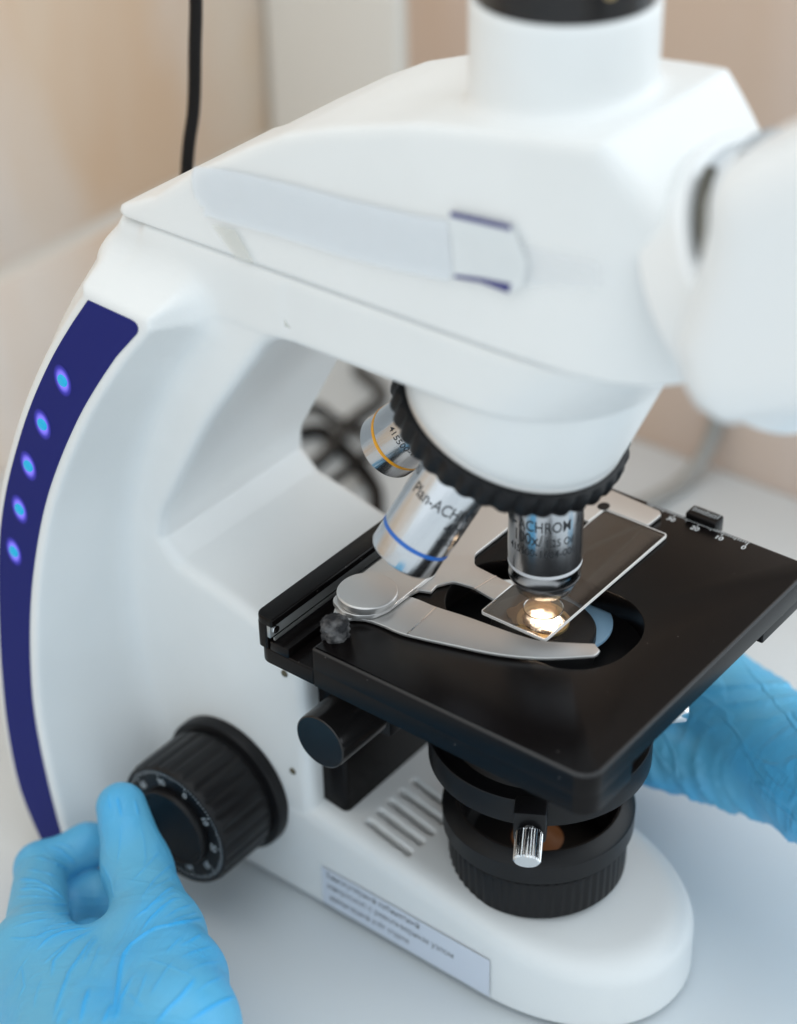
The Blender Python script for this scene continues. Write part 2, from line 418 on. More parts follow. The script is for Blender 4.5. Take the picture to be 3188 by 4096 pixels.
# ------------------------------------------------------------------ implicit surfaces for the moulded and soft bodies
def smin(a, b, k): h = np.clip(.5+.5*(b-a)/k, 0, 1); return b*(1-h)+a*h-k*h*(1-h)
def smax(a, b, k): return -smin(-a, -b, k)
class Poly:
    """signed distance to a closed 2-D outline, looked up on a fine grid"""
    def __init__(s, pts, h=1.0, pad=45):
        P = np.asarray(pts, float); s.h = h; s.lo = P.min(0)-pad; hi = P.max(0)+pad
        nx, ny = (np.ceil((hi-s.lo)/h)+1).astype(int); X, Y = np.meshgrid(s.lo[0]+h*np.arange(nx), s.lo[1]+h*np.arange(ny), indexing='ij')
        d = np.full(X.shape, 1e9); ins = np.zeros(X.shape, bool)
        for a, b in zip(P, np.roll(P, -1, 0)):
            e = b-a; t = np.clip(((X-a[0])*e[0]+(Y-a[1])*e[1])/(e@e+1e-12), 0, 1)
            d = np.minimum(d, (X-a[0]-t*e[0])**2+(Y-a[1]-t*e[1])**2)
            c = (a[1] > Y) != (b[1] > Y)
            with np.errstate(divide='ignore', invalid='ignore'):
                ins ^= c & (X < (b[0]-a[0])*(Y-a[1])/(b[1]-a[1]+1e-15)+a[0])
        s.D = np.where(ins, -1, 1)*np.sqrt(d)
    def __call__(s, x, y):
        x, y = np.broadcast_arrays(x, y)
        fx = np.clip((x-s.lo[0])/s.h, 0, s.D.shape[0]-1.001); fy = np.clip((y-s.lo[1])/s.h, 0, s.D.shape[1]-1.001)
        i = fx.astype(int); j = fy.astype(int); u = fx-i; v = fy-j; D = s.D
        return D[i,j]*(1-u)*(1-v)+D[i+1,j]*u*(1-v)+D[i,j+1]*(1-u)*v+D[i+1,j+1]*u*v
def nets(f, lo, hi, h, newton=3):
    lo = np.array(lo, float); hi = np.array(hi, float); N = np.ceil((hi-lo)/h).astype(int)+1
    ax = [lo[i]+h*np.arange(N[i]) for i in range(3)]
    D = np.empty(N, np.float32)
    st = 24
    for a in range(0, N[0], st):
        D[a:a+st] = f(ax[0][a:a+st,None,None], ax[1][None,:,None], ax[2][None,None,:])
    s = D < 0
    c = np.zeros(N-1, np.int8)
    for dx in (0,1):
        for dy in (0,1):
            for dz in (0,1): c += s[dx:N[0]-1+dx, dy:N[1]-1+dy, dz:N[2]-1+dz]
    act = (c > 0) & (c < 8); I = np.argwhere(act)
    idx = np.full(N-1, -1, np.int64); idx[act] = np.arange(len(I))
    acc = np.zeros((len(I), 3)); cnt = np.zeros(len(I))
    offs = [(x,y,z) for x in (0,1) for y in (0,1) for z in (0,1)]
    for p in offs:
        for k in range(3):
            if p[k]: continue
            q = list(p); q[k] = 1
            a = D[I[:,0]+p[0], I[:,1]+p[1], I[:,2]+p[2]]; b = D[I[:,0]+q[0], I[:,1]+q[1], I[:,2]+q[2]]
            w = (a < 0) != (b < 0); t = np.where(w, a/np.where(w, a-b, 1), 0)
            pt = np.tile(np.array(p, float), (len(I), 1)); pt[:,k] += t
            acc += pt*w[:,None]; cnt += w
    V = lo + h*(I+acc/cnt[:,None])
    Q = []
    for k in range(3):
        s0 = np.take(s, range(N[k]-1), k); s1 = np.take(s, range(1, N[k]), k)
        E = np.argwhere(s0 != s1); e1 = (k+1) % 3; e2 = (k+2) % 3
        ok = (E[:,e1] > 0) & (E[:,e2] > 0) & (E[:,e1] < N[e1]-1) & (E[:,e2] < N[e2]-1); E = E[ok]
        fl = s0[tuple(E.T)]
        def g(o1, o2):
            q = E.copy(); q[:,e1] -= o1; q[:,e2] -= o2; return idx[tuple(q.T)]
        q = np.stack([g(1,1), g(0,1), g(0,0), g(1,0)], 1)
        q[~fl] = q[~fl][:, ::-1]; Q.append(q)
    Q = np.concatenate(Q)
    for _ in range(newton):
        e = .15; x, y, z = V.T
        d0 = f(x, y, z); g = np.stack([f(x+e,y,z)-d0, f(x,y+e,z)-d0, f(x,y,z+e)-d0], 1)/e
        stp = (d0/np.maximum((g*g).sum(1), .2))[:,None]*g
        ln = np.linalg.norm(stp, axis=1)[:,None]; V = V-stp*np.minimum(1, .8*h/np.maximum(ln, 1e-9))*.8
    return V, Q
def body(name, f, lo, hi, h, m, parent=None, newton=3, **kw):
    V, Q = nets(f, lo, hi, h, newton)
    return mk(name, V, Q, m, parent, **kw)
def capsules(segs, k):
    """smooth union of tapered capsules: (a, b, ra, rb)"""
    S = [(np.array(a, float), np.array(b, float), ra, rb) for a, b, ra, rb in segs]
    def f(x, y, z):
        out = None
        for a, b, ra, rb in S:
            e = b-a; L2 = e@e+1e-9
            t = np.clip(((x-a[0])*e[0]+(y-a[1])*e[1]+(z-a[2])*e[2])/L2, 0, 1)
            d = np.sqrt((x-a[0]-t*e[0])**2+(y-a[1]-t*e[1])**2+(z-a[2]-t*e[2])**2)-(ra+(rb-ra)*t)
            out = d if out is None else smin(out, d, k)
        return out
    return f

# ================================================================== THE SETTING
CX = 13.7                                                   # the microscope's plane of symmetry
AY = 10.0                                                   # y of the optical axis
tb = box('table', (-900, -700, -191), (334.6, 414.6, -151), table_m, None, bev=2, origin=(0,0,-151))
tb['label'] = 'pale grey laminate table top under the microscope'; tb['category'] = 'table'
fl = box('floor', (-2500, -2500, -900), (334, 414, -890), trim_m, None, bev=0); fl['kind'] = 'structure'
wb = box('wall', (-1500, 416.6, -890), (345, 520, 900), grout, None, bev=0); wb['kind'] = 'structure'
wr = box('wall', (336.6, -70, -890), (440, 423, 900), grout, None, bev=0); wr['kind'] = 'structure'
TW, TH, J = 300, 250, 9
def put_tile(parent, m, lo, hi):
    o = box('wall_tile', lo, hi, m, parent, bev=1.2); return o
for i in range(4):
    for j in (-1, 0, 1):
        x1 = 333-i*TW; z0 = -46+j*TH
        put_tile(wb, tile_a, (x1-TW+J, 415, z0+J/2), (x1, 421.5, z0+TH-J/2))
for i in range(1):
    for j in (-1, 0, 1):
        y1 = 318-i*TW; z0 = -46+j*TH
        put_tile(wr, tile_b, (335, y1-TW+J, z0+J/2), (341.5, y1, z0+TH-J/2))
        put_tile(wr, tile_b, (335, -68, z0+J/2), (341.5, y1-TW, z0+TH-J/2))
box('corner_trim', (331, 320, -150.9), (343.5, 414, 700), trim_m, wr, bev=9, seg=4)

# cables
def cable(name, pts, r, m, label, n=10):
    P = smooth_path(pts, n); o = tube(name, P, r, m, None, origin=pts[0]); o['label'] = label; o['category'] = 'cable'; return o
cable('cable', [(60,235,-148), (66,228,0), (75.7,225,81), (82.5,225,106), (85.9,225,130), (88.4,225,148), (92,225,190), (100,225,300), (110,225,420)], 2.6, cable_black,
      'black cable hanging down behind the white microscope arm by the tiled wall')
cable('cable', [(334,118,-40), (331,119,-100), (328,121,-130), (312,124,-146.5), (283,128,-146.5), (262,138,-146.5), (250,160,-146.5)], 4.2, cable_grey,
      'grey cable bending from the wall onto the table behind the stage')
cable('cable', [(150,330,-147), (200,318,-147.2), (234,307,-147.2), (233,289,-147.2), (215,252,-147.2), (200,236,-147.2), (170,215,-147.2), (120,210,-147.2)], 3.8, cable_black,
      'thick black cable curving over the table in the gap under the arm')
cable('cable', [(150,345,-147.2), (215,338,-147.2), (252,323,-147.2), (250,305,-147.2), (240,270,-143), (200,260,-140), (150,270,-147)], 2.6, cable_black,
      'thinner black cable loop lying farther back in the gap under the arm')
cable('cable', [(140,300,-147.4), (205,285,-147.2), (252,296,-147.2), (285,300,-147.2), (300,330,-147.2)], 3.4, mat('dark_grey_cable', (.05,.048,.046), .5),
      'dark grey cable running straight back across the table behind the black loops')

# ================================================================== THE MICROSCOPE
mic = thing('microscope', (CX, 40, -151), 'white laboratory microscope with blue lit side panel and black stage', 'microscope')

# ---- arm: column, ridge that carries the blue panel, upper arm and its rounded nose
arm_prof = [(85,-150),(85,-36),(96,-25),(106,-22),(128,-16.5),(143,-13.5),(151,-6),(149.3,4),(143,16),(131,38),(121,55),(109,72),(99,86),(93,94),(84,98.7),(82,99.4),
            (82,122),(157,122),(163,112),(171,99),(185,80),(200,57),(209,31),(213,0),(213,-40),(212,-90),(207,-150)]
def sm2(P, n=5): return [(p[0], p[1]) for p in smooth_path([(a, b, 0) for a, b in P], n)]
arm_poly = Poly([(85,-150),(85,-36)]+sm2(arm_prof[2:6])+sm2(arm_prof[6:15])+[(82,99.4),(82,122)]+sm2(arm_prof[17:]))
POUT = [(154.3,99.8),(163.5,86.9),(173.1,71.8),(183.2,52.5),(191.2,33.3),(198.4,11.8),(202.8,-9.3),(204.4,-29.9),(205.0,-50.7),(204.6,-71.6),(202.6,-94.5),(197.1,-118.6),(185.9,-138.0),(175,-151)]
PIN = [(130.9,99.0),(131.7,96.4),(141.5,83.6),(150.5,70.5),(159.9,55.1),(169.7,35.4),(177.5,15.8),(183.2,-5.5),(187.2,-28.9),(188.7,-54.1),(187.5,-78.8),(182.0,-104.5),(173.8,-130.5),(164.5,-151)]
def xw(z): return 59.7+(95-z)*30/242.                      # half-width at the panel face
ridge = [(158,103)]+[(y+3.2, z+.6) for y, z in sm2(POUT[:-1])]+[(180,-153)]+[(157,-153)]+[(y-3.4, z-.8) for y, z in sm2(PIN[::-1][1:-2])]+[(126.5,97)]+[(127,101)]
ridge_poly = Poly(ridge)
def nose(x, y, z):
    """rounded front of the upper arm, wider towards the seam"""
    q = np.clip((z-99)/24., -.3, 1.2)
    a = 40.5; bb = 43+15*q; e = 2.1+1.3*q
    r = ((np.abs(x)/a)**e+(np.clip(15-y, 0, None)/bb)**e)**(1/e)
    return (r-1)*np.minimum(a, bb)*.9
def f_arm(X, y, z):
    x = np.abs(X-CX)
    d = smax(arm_poly(y, z), x-40.5, 5.5)
    up = smax(smax(nose(x, y, z), np.abs(z-110.6)-11.9, 2.2), y-146, 2)
    d = smin(d, up, 1.5)
    w = xw(z)
    rd = smax((ridge_poly(y, z)-.42*np.maximum(0, w-x))*.92, x-w, 2.0)
    rd = smax(rd, 30-x, 1)
    return smin(d, rd, 8)
arm = body('arm', f_arm, (-84,-62,-152), (112,222,125), 1.3, white, mic)
for y, z in ((94,-41), (93,-87)):
    lathe('screw_hole', [(1.5,0),(1.2,.35),(.01,.36)], (-27.0,y,z), (-1,0,0), hole_m, arm, n=16)

# ---- base
def f_base(X, y, z):
    x = np.abs(X-CX)
    a = np.where(y > 5, 41.0, 43.0)
    q = np.clip(5-y, 0, None)/57.5
    e = 2.15
    hw = 41+.6*np.clip((60-y)/60, 0, 1)
    pl = (((x/hw)**e+q**e)**(1/e)-1)*43*.93
    pl = smax(pl, y-130, 3)
    top = z-(-112+.14*np.clip(y-10, -60, 80))+.0012*x*x*np.clip((20-y)/60, 0, 1)
    d = smax(pl, top, 9)
    d = smax(d, -148.2-z, 1.5)
    for x0, x1 in ((-16.9,-18.4), (-10.1,-11.4), (-3.3,-4.9), (3.5,2.5), (11.2,9.6)):
        t = np.clip((65-y)/19.5, 0, 1)
        yy = 65-19.5*t; xx = x0+(x1-x0)*t
        sl = np.sqrt((X-xx)**2+(y-yy)**2)-1.5
        d = smax(d, -np.maximum(sl, -112.5-z), .5)
    return d
base = body('base', f_base, (-34,-57,-152), (62,134,-92), 1.0, white, mic)
for sx in (-1, 1):
    for yy in (-22, 110):
        lathe('foot', [(.1,0),(7,0),(7,3.6)], (CX+sx*26, yy, -151), (0,0,1), black_rubber, base, n=24)

# paper sticker on the base side
def side_x(y): return -27.4-.6*min(1, max(0, (60-y)/60))-.55
sv = []; N = 14
for i in range(N+1):
    y = 80.5-79.5*i/N
    for zz in (-127.4, -146.2): sv.append((side_x(y), y, zz))
sf = [(2*i, 2*i+1, 2*i+3, 2*i+2) for i in range(N)]
stk = mk('sticker', sv, sf, paper, mic)
def sticker_line(s, y0, z, cap, st=1.0):
    v, f = text2d(s)
    mk('lettering', [(side_x(y0-p[0]*cap*st)-.06, y0-p[0]*cap*st, z+p[1]*cap) for p in v], f, grey_sticker, stk, smooth=False)
grey_sticker = mat('grey_print', (.20,.21,.22), .7)
sticker_line('Бинокулярный кабинетный', 78, -131.6, 2.9, .82)
sticker_line('микроскоп с револьверным узлом', 78, -137.0, 2.9, .86)
sticker_line('инвентарный учёт отдела', 77, -142.6, 2.7, .80)

# ---- blue panel along the ridge
pv = []; NP = 64
def curve(P, t):
    P = np.array(P); s = np.r_[0, np.cumsum(np.hypot(*np.diff(P, axis=0).T))]; s /= s[-1]
    return np.array([np.interp(t, s, P[:,0]), np.interp(t, s, P[:,1])])
def smooth1(P):
    Q = np.array(smooth_path([(a, b, 0) for a, b in P], 6))[:, :2]; return Q
po = smooth1(POUT); pi = smooth1(PIN[2:]); 
pi = np.vstack([[(134.6,98.9),(132.9,98.6),(131.7,97.8),(131.2,96.6),(131.5,95.2)], pi])
for i in range(NP+1):
    t = (i/NP)**1.9; a = curve(po, t); c = curve(pi, t)
    for k in range(7):
        p = a+(c-a)*k/6; pv.append((CX-xw(p[1])-.35, p[0], p[1]))
pf = [(i*7+k, i*7+k+1, (i+1)*7+k+1, (i+1)*7+k) for i in range(NP) for k in range(6)]
nb = len(pv); bd = [i*7 for i in range(NP+1)]+[NP*7+k for k in range(1, 7)]+[i*7+6 for i in range(NP-1, -1, -1)]+[k for k in range(5, 0, -1)]
pv += [(pv[i][0]+1.6, pv[i][1], pv[i][2]) for i in bd]
pf += [(bd[i], nb+i, nb+(i+1) % len(bd), bd[(i+1) % len(bd)]) for i in range(len(bd))]
panel = mk('light_panel', pv, pf, navy, mic, sharp=40)
for y, z in ((167.1,66.6),(177.8,46.4),(185.7,27.3),(191.2,7.8),(195.1,-11.2)):
    vs = []; fs = []; gl = []; mi = []; nn = 40; rings = 12
    x0 = CX-xw(z)-.42
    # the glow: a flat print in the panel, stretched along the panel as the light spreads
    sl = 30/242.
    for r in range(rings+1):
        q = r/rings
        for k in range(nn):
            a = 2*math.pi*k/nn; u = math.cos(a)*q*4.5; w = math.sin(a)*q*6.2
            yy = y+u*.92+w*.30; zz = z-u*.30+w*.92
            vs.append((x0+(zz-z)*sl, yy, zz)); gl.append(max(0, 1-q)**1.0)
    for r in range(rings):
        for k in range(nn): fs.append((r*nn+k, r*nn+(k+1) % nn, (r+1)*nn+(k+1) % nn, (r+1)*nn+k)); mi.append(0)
    b0 = len(vs)
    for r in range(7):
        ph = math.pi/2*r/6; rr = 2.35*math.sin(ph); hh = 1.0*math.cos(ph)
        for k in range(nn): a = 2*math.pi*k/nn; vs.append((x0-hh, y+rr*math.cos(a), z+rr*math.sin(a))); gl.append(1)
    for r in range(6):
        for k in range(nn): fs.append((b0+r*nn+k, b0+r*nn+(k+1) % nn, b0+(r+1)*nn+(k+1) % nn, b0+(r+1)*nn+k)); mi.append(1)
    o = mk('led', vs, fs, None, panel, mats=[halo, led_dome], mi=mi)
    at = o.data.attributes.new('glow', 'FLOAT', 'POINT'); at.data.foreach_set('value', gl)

# ---- head: wedge housing above the seam
head_prof = [(155.5,116),(156,126),(140,133.5),(123,146),(100,160),(84,168.5),(69,174),(53,178.8),(36,183.6),(11,188),(-12,191),(-27,193),(-44,175.5),(-55,162),(-58,150),(-57,116)]
head_poly = Poly(head_prof)
def f_head(X, y, z):
    x = np.abs(X-CX)
    hw = 42.3-(z-123)*.08
    d = smax(head_poly(y, z), x-hw, 3.2)
    e = 3.2; bb = 72
    q = ((x/hw)**e+(np.clip(15-y, 0, None)/bb)**e)**(1/e)
    d = smax(d, (q-1)*40, 5)
    d = smax(d, 123.1-z, 1.3)
    rr = np.sqrt((X-CX)**2+(y-8)**2)
    nk = smax(rr-27.3, np.abs(z-198)-19.3, 1.6)
    return smin(d, nk, 5)
head = body('head_housing', f_head, (-33,-62,121), (61,160,220), 1.2, white, mic)
lathe('tube_collar', [(25.6,216.5),(26.0,217.5),(26.0,221),(26.6,222),(26.6,262)], (CX,8,0), (0,0,1), black_gloss, mic, n=96)
lathe('set_screw', [(1.9,0),(1.9,.7),(.01,.8)], (CX-26.3*math.cos(R_(60)), 8-26.3*math.sin(R_(60)), 226), (-math.cos(R_(60)),-math.sin(R_(60)),0), brass, mic, n=20)

# ---- binocular tube: pivot ring and the rounded prism housings
bd_ = Vector((0,-.866,.5)); bu_ = Vector((0,.5,.866))
def f_bino(c, hx, hu, ln, rnd_):
    c = np.array(c)
    def f(x, y, z):
        X = x-c[0]; s = (y-c[1])*bd_.y+(z-c[2])*bd_.z; u = (y-c[1])*bu_.y+(z-c[2])*bu_.z
        k = np.clip((18-s)/40., 0, 1)                       # draws in towards the pivot
        qx = np.abs(X)-(hx-4*k-rnd_); qu = np.abs(u-2*k)-(hu-11*k*k-rnd_); qs = np.abs(s-ln/2)-(ln/2-rnd_)
        X0 = np.maximum(qx, 0); U0 = np.maximum(qu, 0); S0 = np.maximum(qs, 0)
        return np.sqrt(X0*X0+U0*U0+S0*S0)+np.minimum(np.maximum(np.maximum(qx, qu), qs), 0)-rnd_
    return f
pn = Vector((0,-.75,.66)).normalized(); pc = Vector((CX,-66.6,151.5))
lathe('pivot_ring', [(42.6,-12),(42.6,3),(41.2,4.6),(38.6,5),(38.2,4.2),(37,3.8)], pc, pn, white_smooth, mic, n=96)
lathe('pivot_bearing', [(37.4,-4),(37.4,16)], pc, pn, mat('dark_bearing', (.62,.66,.70), .4), mic, n=96)
e2_ = Vector((0,.66,.75))
tube('joint_gap_arc', [pc+pn*8.2+Vector((-1,0,0))*(37.6*math.cos(R_(a)))+e2_*(37.6*math.sin(R_(a))) for a in range(27, 72, 3)], 2.4, mat('dark_gap_arc', (.10,.095,.08), .35, metal=.8), mic)  # dark arc set into the gap of the binocular joint
lathe('set_screw', [(2.4,0),(2.4,1.6),(.01,1.7)], pc+pn*8+Vector((-36.6,0,0)), (-1,0,0), brass, mic, n=20)
bino_prof = [(-70,178),(-65,158),(-68.5,145),(-74,138),(-84,135.5),(-105,146.5),(-150,171),(-215,208),(-178,272),(-110,232),(-82,213),(-75,207),(-72,199),(-72,190)]
bino_poly = Poly(bino_prof)
def f_bino(x0, x1):
    def f(x, y, z):
        return smax(bino_poly(y, z), np.abs(x-(x0+x1)/2)-(x1-x0)/2, 17)
    return f
body('binocular_tube', f_bino(-51, -6), (-56,-232,125), (0,-48,282), 2.0, white_smooth, mic)
body('binocular_tube', f_bino(33, 78), (28,-232,125), (84,-48,282), 2.5, white_smooth, mic)

# ---- nosepiece
AL = R_(22.5); O = Vector((CX, AY, 108.0)); ta = Vector((0, math.sin(AL), -math.cos(AL)))
dome = lathe('nosepiece', [(38.6,-14),(38.4,0),(38.1,14),(37.8,26),(37.5,31),(36.4,32.4),(30,32.5)], O, ta, white, mic, n=128)
lathe('trim_ring', [(37.2,31.0),(37.6,31.6),(37.6,32.8),(36.5,33.2)], O, ta, silver, dome, n=128)
NB = 36
def scallop(i, a, r, t):
    if t < 33.9 or t > 42.6 or r < 36: return r
    s = (a*NB/(2*math.pi)) % 1
    return r-1.25*(.5+.5*math.cos(2*math.pi*s))**1.6
lathe('grip_ring', [(36,33.0),(38.6,33.0),(39.2,33.4),(40.0,34.2),(40.4,35.4),(40.4,40.0),(40.1,41.4),(39.2,42.3),(37.6,42.8),(34,42.9),(30,43.6),(4,44.5)], O, ta, black_rubber, dome, n=36*12, mod=scallop, sharp=50)

side = Vector((-.83,-.556,0))
# immersion objective over the slide
d0 = Vector((0,0,-1))
ob = lathe('objective', [(10.6,40),(12.5,42.5),(12.5,84.3),(12.32,84.4),(12.32,84.55),(12.5,84.7),(12.5,85.6),(12.3,85.9),(12.3,89.6),(11.9,89.9),(11.9,90.4),(12.25,90.8),(12.0,91.6),(9.8,96.2),(9.1,96.6),(6.5,96.8),(6,98.4),(0.2,98.5)],
           O, d0, chrome_dark, mic, n=96, seg_mi=[0,0,0,0,1,1,1,0,2,2,2,3,3,3,2,2,2], mats=[chrome_dark, white_ring, black_gloss, chrome], label='vertical objective with a white ring over the slide')
print_barrel('lettering', [('Plan-',66.9,4.1,-100,-49,side), ('ACHROM',66.9,4.1,-45,40,side), ('AT',66.9,4.1,52,76,side), ('100x/',72.2,4.4,-55,-4,side), ('1,25 Oil',72.4,2.9,-1,46,side), ('415500-1604-001',76.7,2.8,-64,48,side)], O, d0, 12.5, dark_ink, ob)
# tilted objective with the blue ring
def objdir(phi):
    ref = (d0-ta*d0.dot(ta)); sd = ta.cross(ref)
    return (ta*math.cos(AL)+ref*math.cos(phi)+sd*math.sin(phi)).normalized()
dA = objdir(R_(90)); 
if dA.x > 0: dA = objdir(R_(-90))
ob2 = lathe('objective', [(10.6,40),(12.3,43),(12.3,81.7),(12.12,81.8),(12.12,81.9),(12.3,82.05),(12.3,83.3),(12.05,83.5),(12.05,90.8),(11.6,91.6),(9,91.8),(8.6,92.6),(.2,92.7)],
            O, dA, chrome, mic, n=96, seg_mi=[0,0,0,0,1,1,1,0,0,2,2,2], mats=[chrome, blue_ring, black_gloss], label='tilted shiny objective with a blue ring')
refA = Vector((-.68,-.46,.57))
print_barrel('lettering', [('Plan-ACHROMAT',66.6,4.2,-46,120,refA), ('40x/0,65',72.3,4.3,32,112,refA), ('415500-1602-001',77,2.7,34,140,refA), ('KI',62.0,2.8,-72,-56,refA)], O, dA, 12.3, dark_ink, ob2)
# short objective with the yellow ring
dB = objdir(R_(180))
ob3 = lathe('objective', [(10.6,40),(12.3,43),(12.3,83.6),(12.1,83.7),(12.1,83.8),(12.35,83.9),(12.35,85.2),(12.1,85.4),(12.1,92.6),(11.7,93.0),(8,93.1),(7.5,92),(.2,91.9)],
            O, dB, chrome, mic, n=96, seg_mi=[0,0,0,0,1,1,1,0,0,0,2,2], mats=[chrome, yellow_ring, black_gloss], label='objective with a yellow ring pointing back under the arm')
refB = Vector((-.66,-.50,.52))
print_barrel('lettering', [('415500-1601-001',75.0,2.9,-22,88,refB), ('10x/0,25',69.0,4,-22,60,refB)], O, dB, 12.3, dark_ink, ob3)
dC = objdir(R_(90)) if dA != objdir(R_(90)) else objdir(R_(-90))
ob4 = lathe('objective', [(10.6,40),(12.3,43),(12.3,62),(11,64),(.2,64.1)], O, dC, chrome, mic, n=64)

# ---- stage
XL, XR, YF, YB = -48.5, 92.0, -50.5, 60.6
stage_out = rounded([(XL,YF),(XR,YF),(XR,YB),(XL,YB)], [7,7,.4,.4], 8)
hole = rounded([(-9.5,-25),(37,-25),(37,45),(-9.5,45)], 21, 12)
stage = plate('stage', stage_out, [hole], -9.2, 0, black_satin, mic, bev=1.0, seg=2, hole_bev=.5, under=.01, edge_m=mat('highlight_black_edge', (.035,.034,.035), .24, spec=.8, metal=.6))  # bevel gets a lighter metal, putting the edge highlight into its colour
plate('stage_skirt', rounded([(XL,YF),(-24,YF),(-24,60.6),(XL,60.6)], [7,.6,.4,.4], 8), [], -16.3, -9.2, black_satin, stage, bev=.01)
plate('stage_foot', rounded([(58,YF),(XR,YF),(XR,-36),(58,-36)], [.6,7,.5,.5], 8), [], -13.1, -9.2, black_satin, stage, bev=.01)
# carrier below the plate
plate('stage_carrier', rounded([(-48.5,60.7),(91.8,60.7),(91.8,85.6),(-48.5,85.6)], [.5,.5,4,5], 6), [], -16.3, -9.7, black_satin, stage, bev=.8)
box('guide_floor', (XL+.2,60.4,-11), (91.5,71.5,-9.5), black_satin, stage, bev=.3)
box('guide_step', (XL+.15,71.5,-11), (91.5,80,-6.2), black_satin, stage, bev=.4)
plate('guide_rail', rounded([(XL-1.2,77.2),(92,77.2),(92,85.4),(XL-1.2,85.4)], [.6,.6,3,5], 6), [], .9, 4, black_satin, stage, bev=.7)
plate('rail_body', rounded([(XL-.6,80.4),(92,80.4),(92,85.2),(XL-.6,85.2)], [.6,.6,3,5], 6), [], -9.65, .88, black_satin, stage, bev=.3)
rack = box('rack', (XL-.3,79.0,-4.6), (88,80.5,.7), steel, stage, bev=.2)
tv = []; tf = []
for i in range(230):
    x0 = XL+1.2+i*.6
    b0 = len(tv); tv += [(x0,78.3,-6.15),(x0+.3,78.3,-6.15),(x0+.3,79.0,-6.15),(x0,79.0,-6.15),(x0,78.3,-5.0),(x0+.3,78.3,-5.0),(x0+.3,79.0,-5.0),(x0,79.0,-5.0)]
    tf += [tuple(b0+q for q in f) for f in ((0,3,2,1),(4,5,6,7),(0,1,5,4),(1,2,6,5),(2,3,7,6),(3,0,4,7))]
tth = mk('rack_teeth', tv, tf, steel, stage, smooth=False); tth['kind'] = 'stuff'
lathe('screw', [(1.6,0),(1.5,.6),(1.2,.75),(.01,.75)], (XL+2.2,78.9,-1.9), (-.15,-1,0), bright_chrome, stage, n=24)
# printed millimetre scale along the far edge
sv = []; sf = []
def tick(p, dx, w, z=.06):
    b0 = len(sv); sv.extend([(p[0],p[1]-w/2,z),(p[0],p[1]+w/2,z),(p[0]-dx,p[1]+w/2,z),(p[0]-dx,p[1]-w/2,z)]); sf.append((b0,b0+1,b0+2,b0+3))
for i in range(43):
    y = -25.2+i; ln = 2.6 if i % 10 == 0 else (2.1 if i % 5 == 0 else 1.4)
    tick((91.2,y), ln, .28)
mk('scale_marks', sv, sf, white_ink, stage, smooth=False)
for s, y in (('0',-25.2),('10',-15.2),('20',-5.2),('30',4.8)):
    print_flat('scale_number', s, (86.0,y,0), (0,-1,0), (1,0,0), 2.3, white_ink, stage)
vb = box('vernier', (90.6,-11.4,-4), (97.2,1.3,2.6), black_satin, stage, bev=.9)
sv = []; sf = []
for i in range(11): tick((93.2 if i else 93.6, -10.3+i*1.0), -2.2 if i not in (0,5,10) else -2.9, .26, 2.68)
mk('scale_marks', sv, sf, grey_ink, vb, smooth=False)

# ---- slide holder on the stage
fixed = [(-33.5,64.5),(-24.5,69.2),(-11,72.2),(0,72.4),(40,71.5),(80,70.8),(85.8,64),(88.4,33),(87.0,9.6),(85.3,7.9),(76.7,8.1),(76.5,22),(76.2,26.3),(60,26.6),(46.5,46.6),(44,47.6),(25,47.4),(21.8,45.7),(19.8,43.1),(19.0,34),(18.4,26.2),(7.6,26.2),(8.9,34.1),(9.2,39.0),(8.2,43.6),(4.2,46.8),(-1.7,46.4),(-3.4,50.4),(-28,56)]
fixed = [(-33.5,64.5),(-24.5,69.2),(-11,72.2),(0,72.4),(84,70.8),(88.4,33),(87.0,9.6),(85.3,7.9),(76.7,8.1),(76.5,26.4),(66,26.6),(66,47.4),(25,47.4),(19.8,43.6),(18.4,26.2),(7.6,26.2),(9.1,36.5),(7.8,44),(2.5,47.0),(-1.7,46.4),(-3.4,50.4),(-28,56)]
hold = plate('slide_holder', rounded(fixed, [3,3,6,2,3,3,1.6,1.6,1,.6,.6,4,5,4,.6,.6,4,4,2,.6,.6,4], 5), [], .35, 1.75, silver, mic, bev=.3)
mk('fold_line', [(8.5,35.6,1.79),(19.1,34.0,1.79),(19.1,33.4,1.79),(8.5,35.0,1.79)], [(0,1,2,3)], bright_chrome, hold, smooth=False)
plate('locating_hole', [(77.4+2.6*math.cos(q), 27.6+2.2*math.sin(q)) for q in np.linspace(0, 2*math.pi, 28, endpoint=False)], [], 1.7, 1.80, black_rubber, hold, bev=.02, seg=1)
brk = []
for k in range(13):
    a = R_(200+k*140/12); brk.append((-20.2+11.0*math.cos(a), 60.2+11.0*math.sin(a)))
bracket = [(-27.6,69.5),(-31,62),(-30,57),(-26,52.2),(-20,50.4),(6.2,50.4),(6.4,51.2),(-8,70.5)]
plate('bracket', rounded(bracket, [4,5,5,6,6,.4,.4,3], 6), [], 1.8, 3.7, silver, hold, bev=.35)
lathe('pivot_disc', [(8.6,3.7),(10.3,4.0),(10.5,4.5),(10.5,6.4),(10.2,6.8),(9.9,6.9)], (-19.5,60.0,0), (0,0,1), silver, hold, n=80, cap1=True)
up_ = [(7.8,-14.6),(4.2,-9.2),(-1.4,.2),(-3.3,7.8),(-4.3,16.2),(-5.5,28.1),(-7.3,39.9),(-8.4,51.5),(-16,66)]
lo_ = [(-26,67),(-33.2,64.8),(-31,60),(-29.2,58),(-27.2,54),(-26.4,48.5),(-25.7,39),(-20.8,22.3),(-15.9,7.8),(-8.9,-5),(.5,-16.1),(3.0,-18.2),(5.8,-18.0)]
sw = np.array([p[:2] for p in smooth_path([(a,b,0) for a,b in up_], 6)]+[p[:2] for p in smooth_path([(a,b,0) for a,b in lo_], 6)])
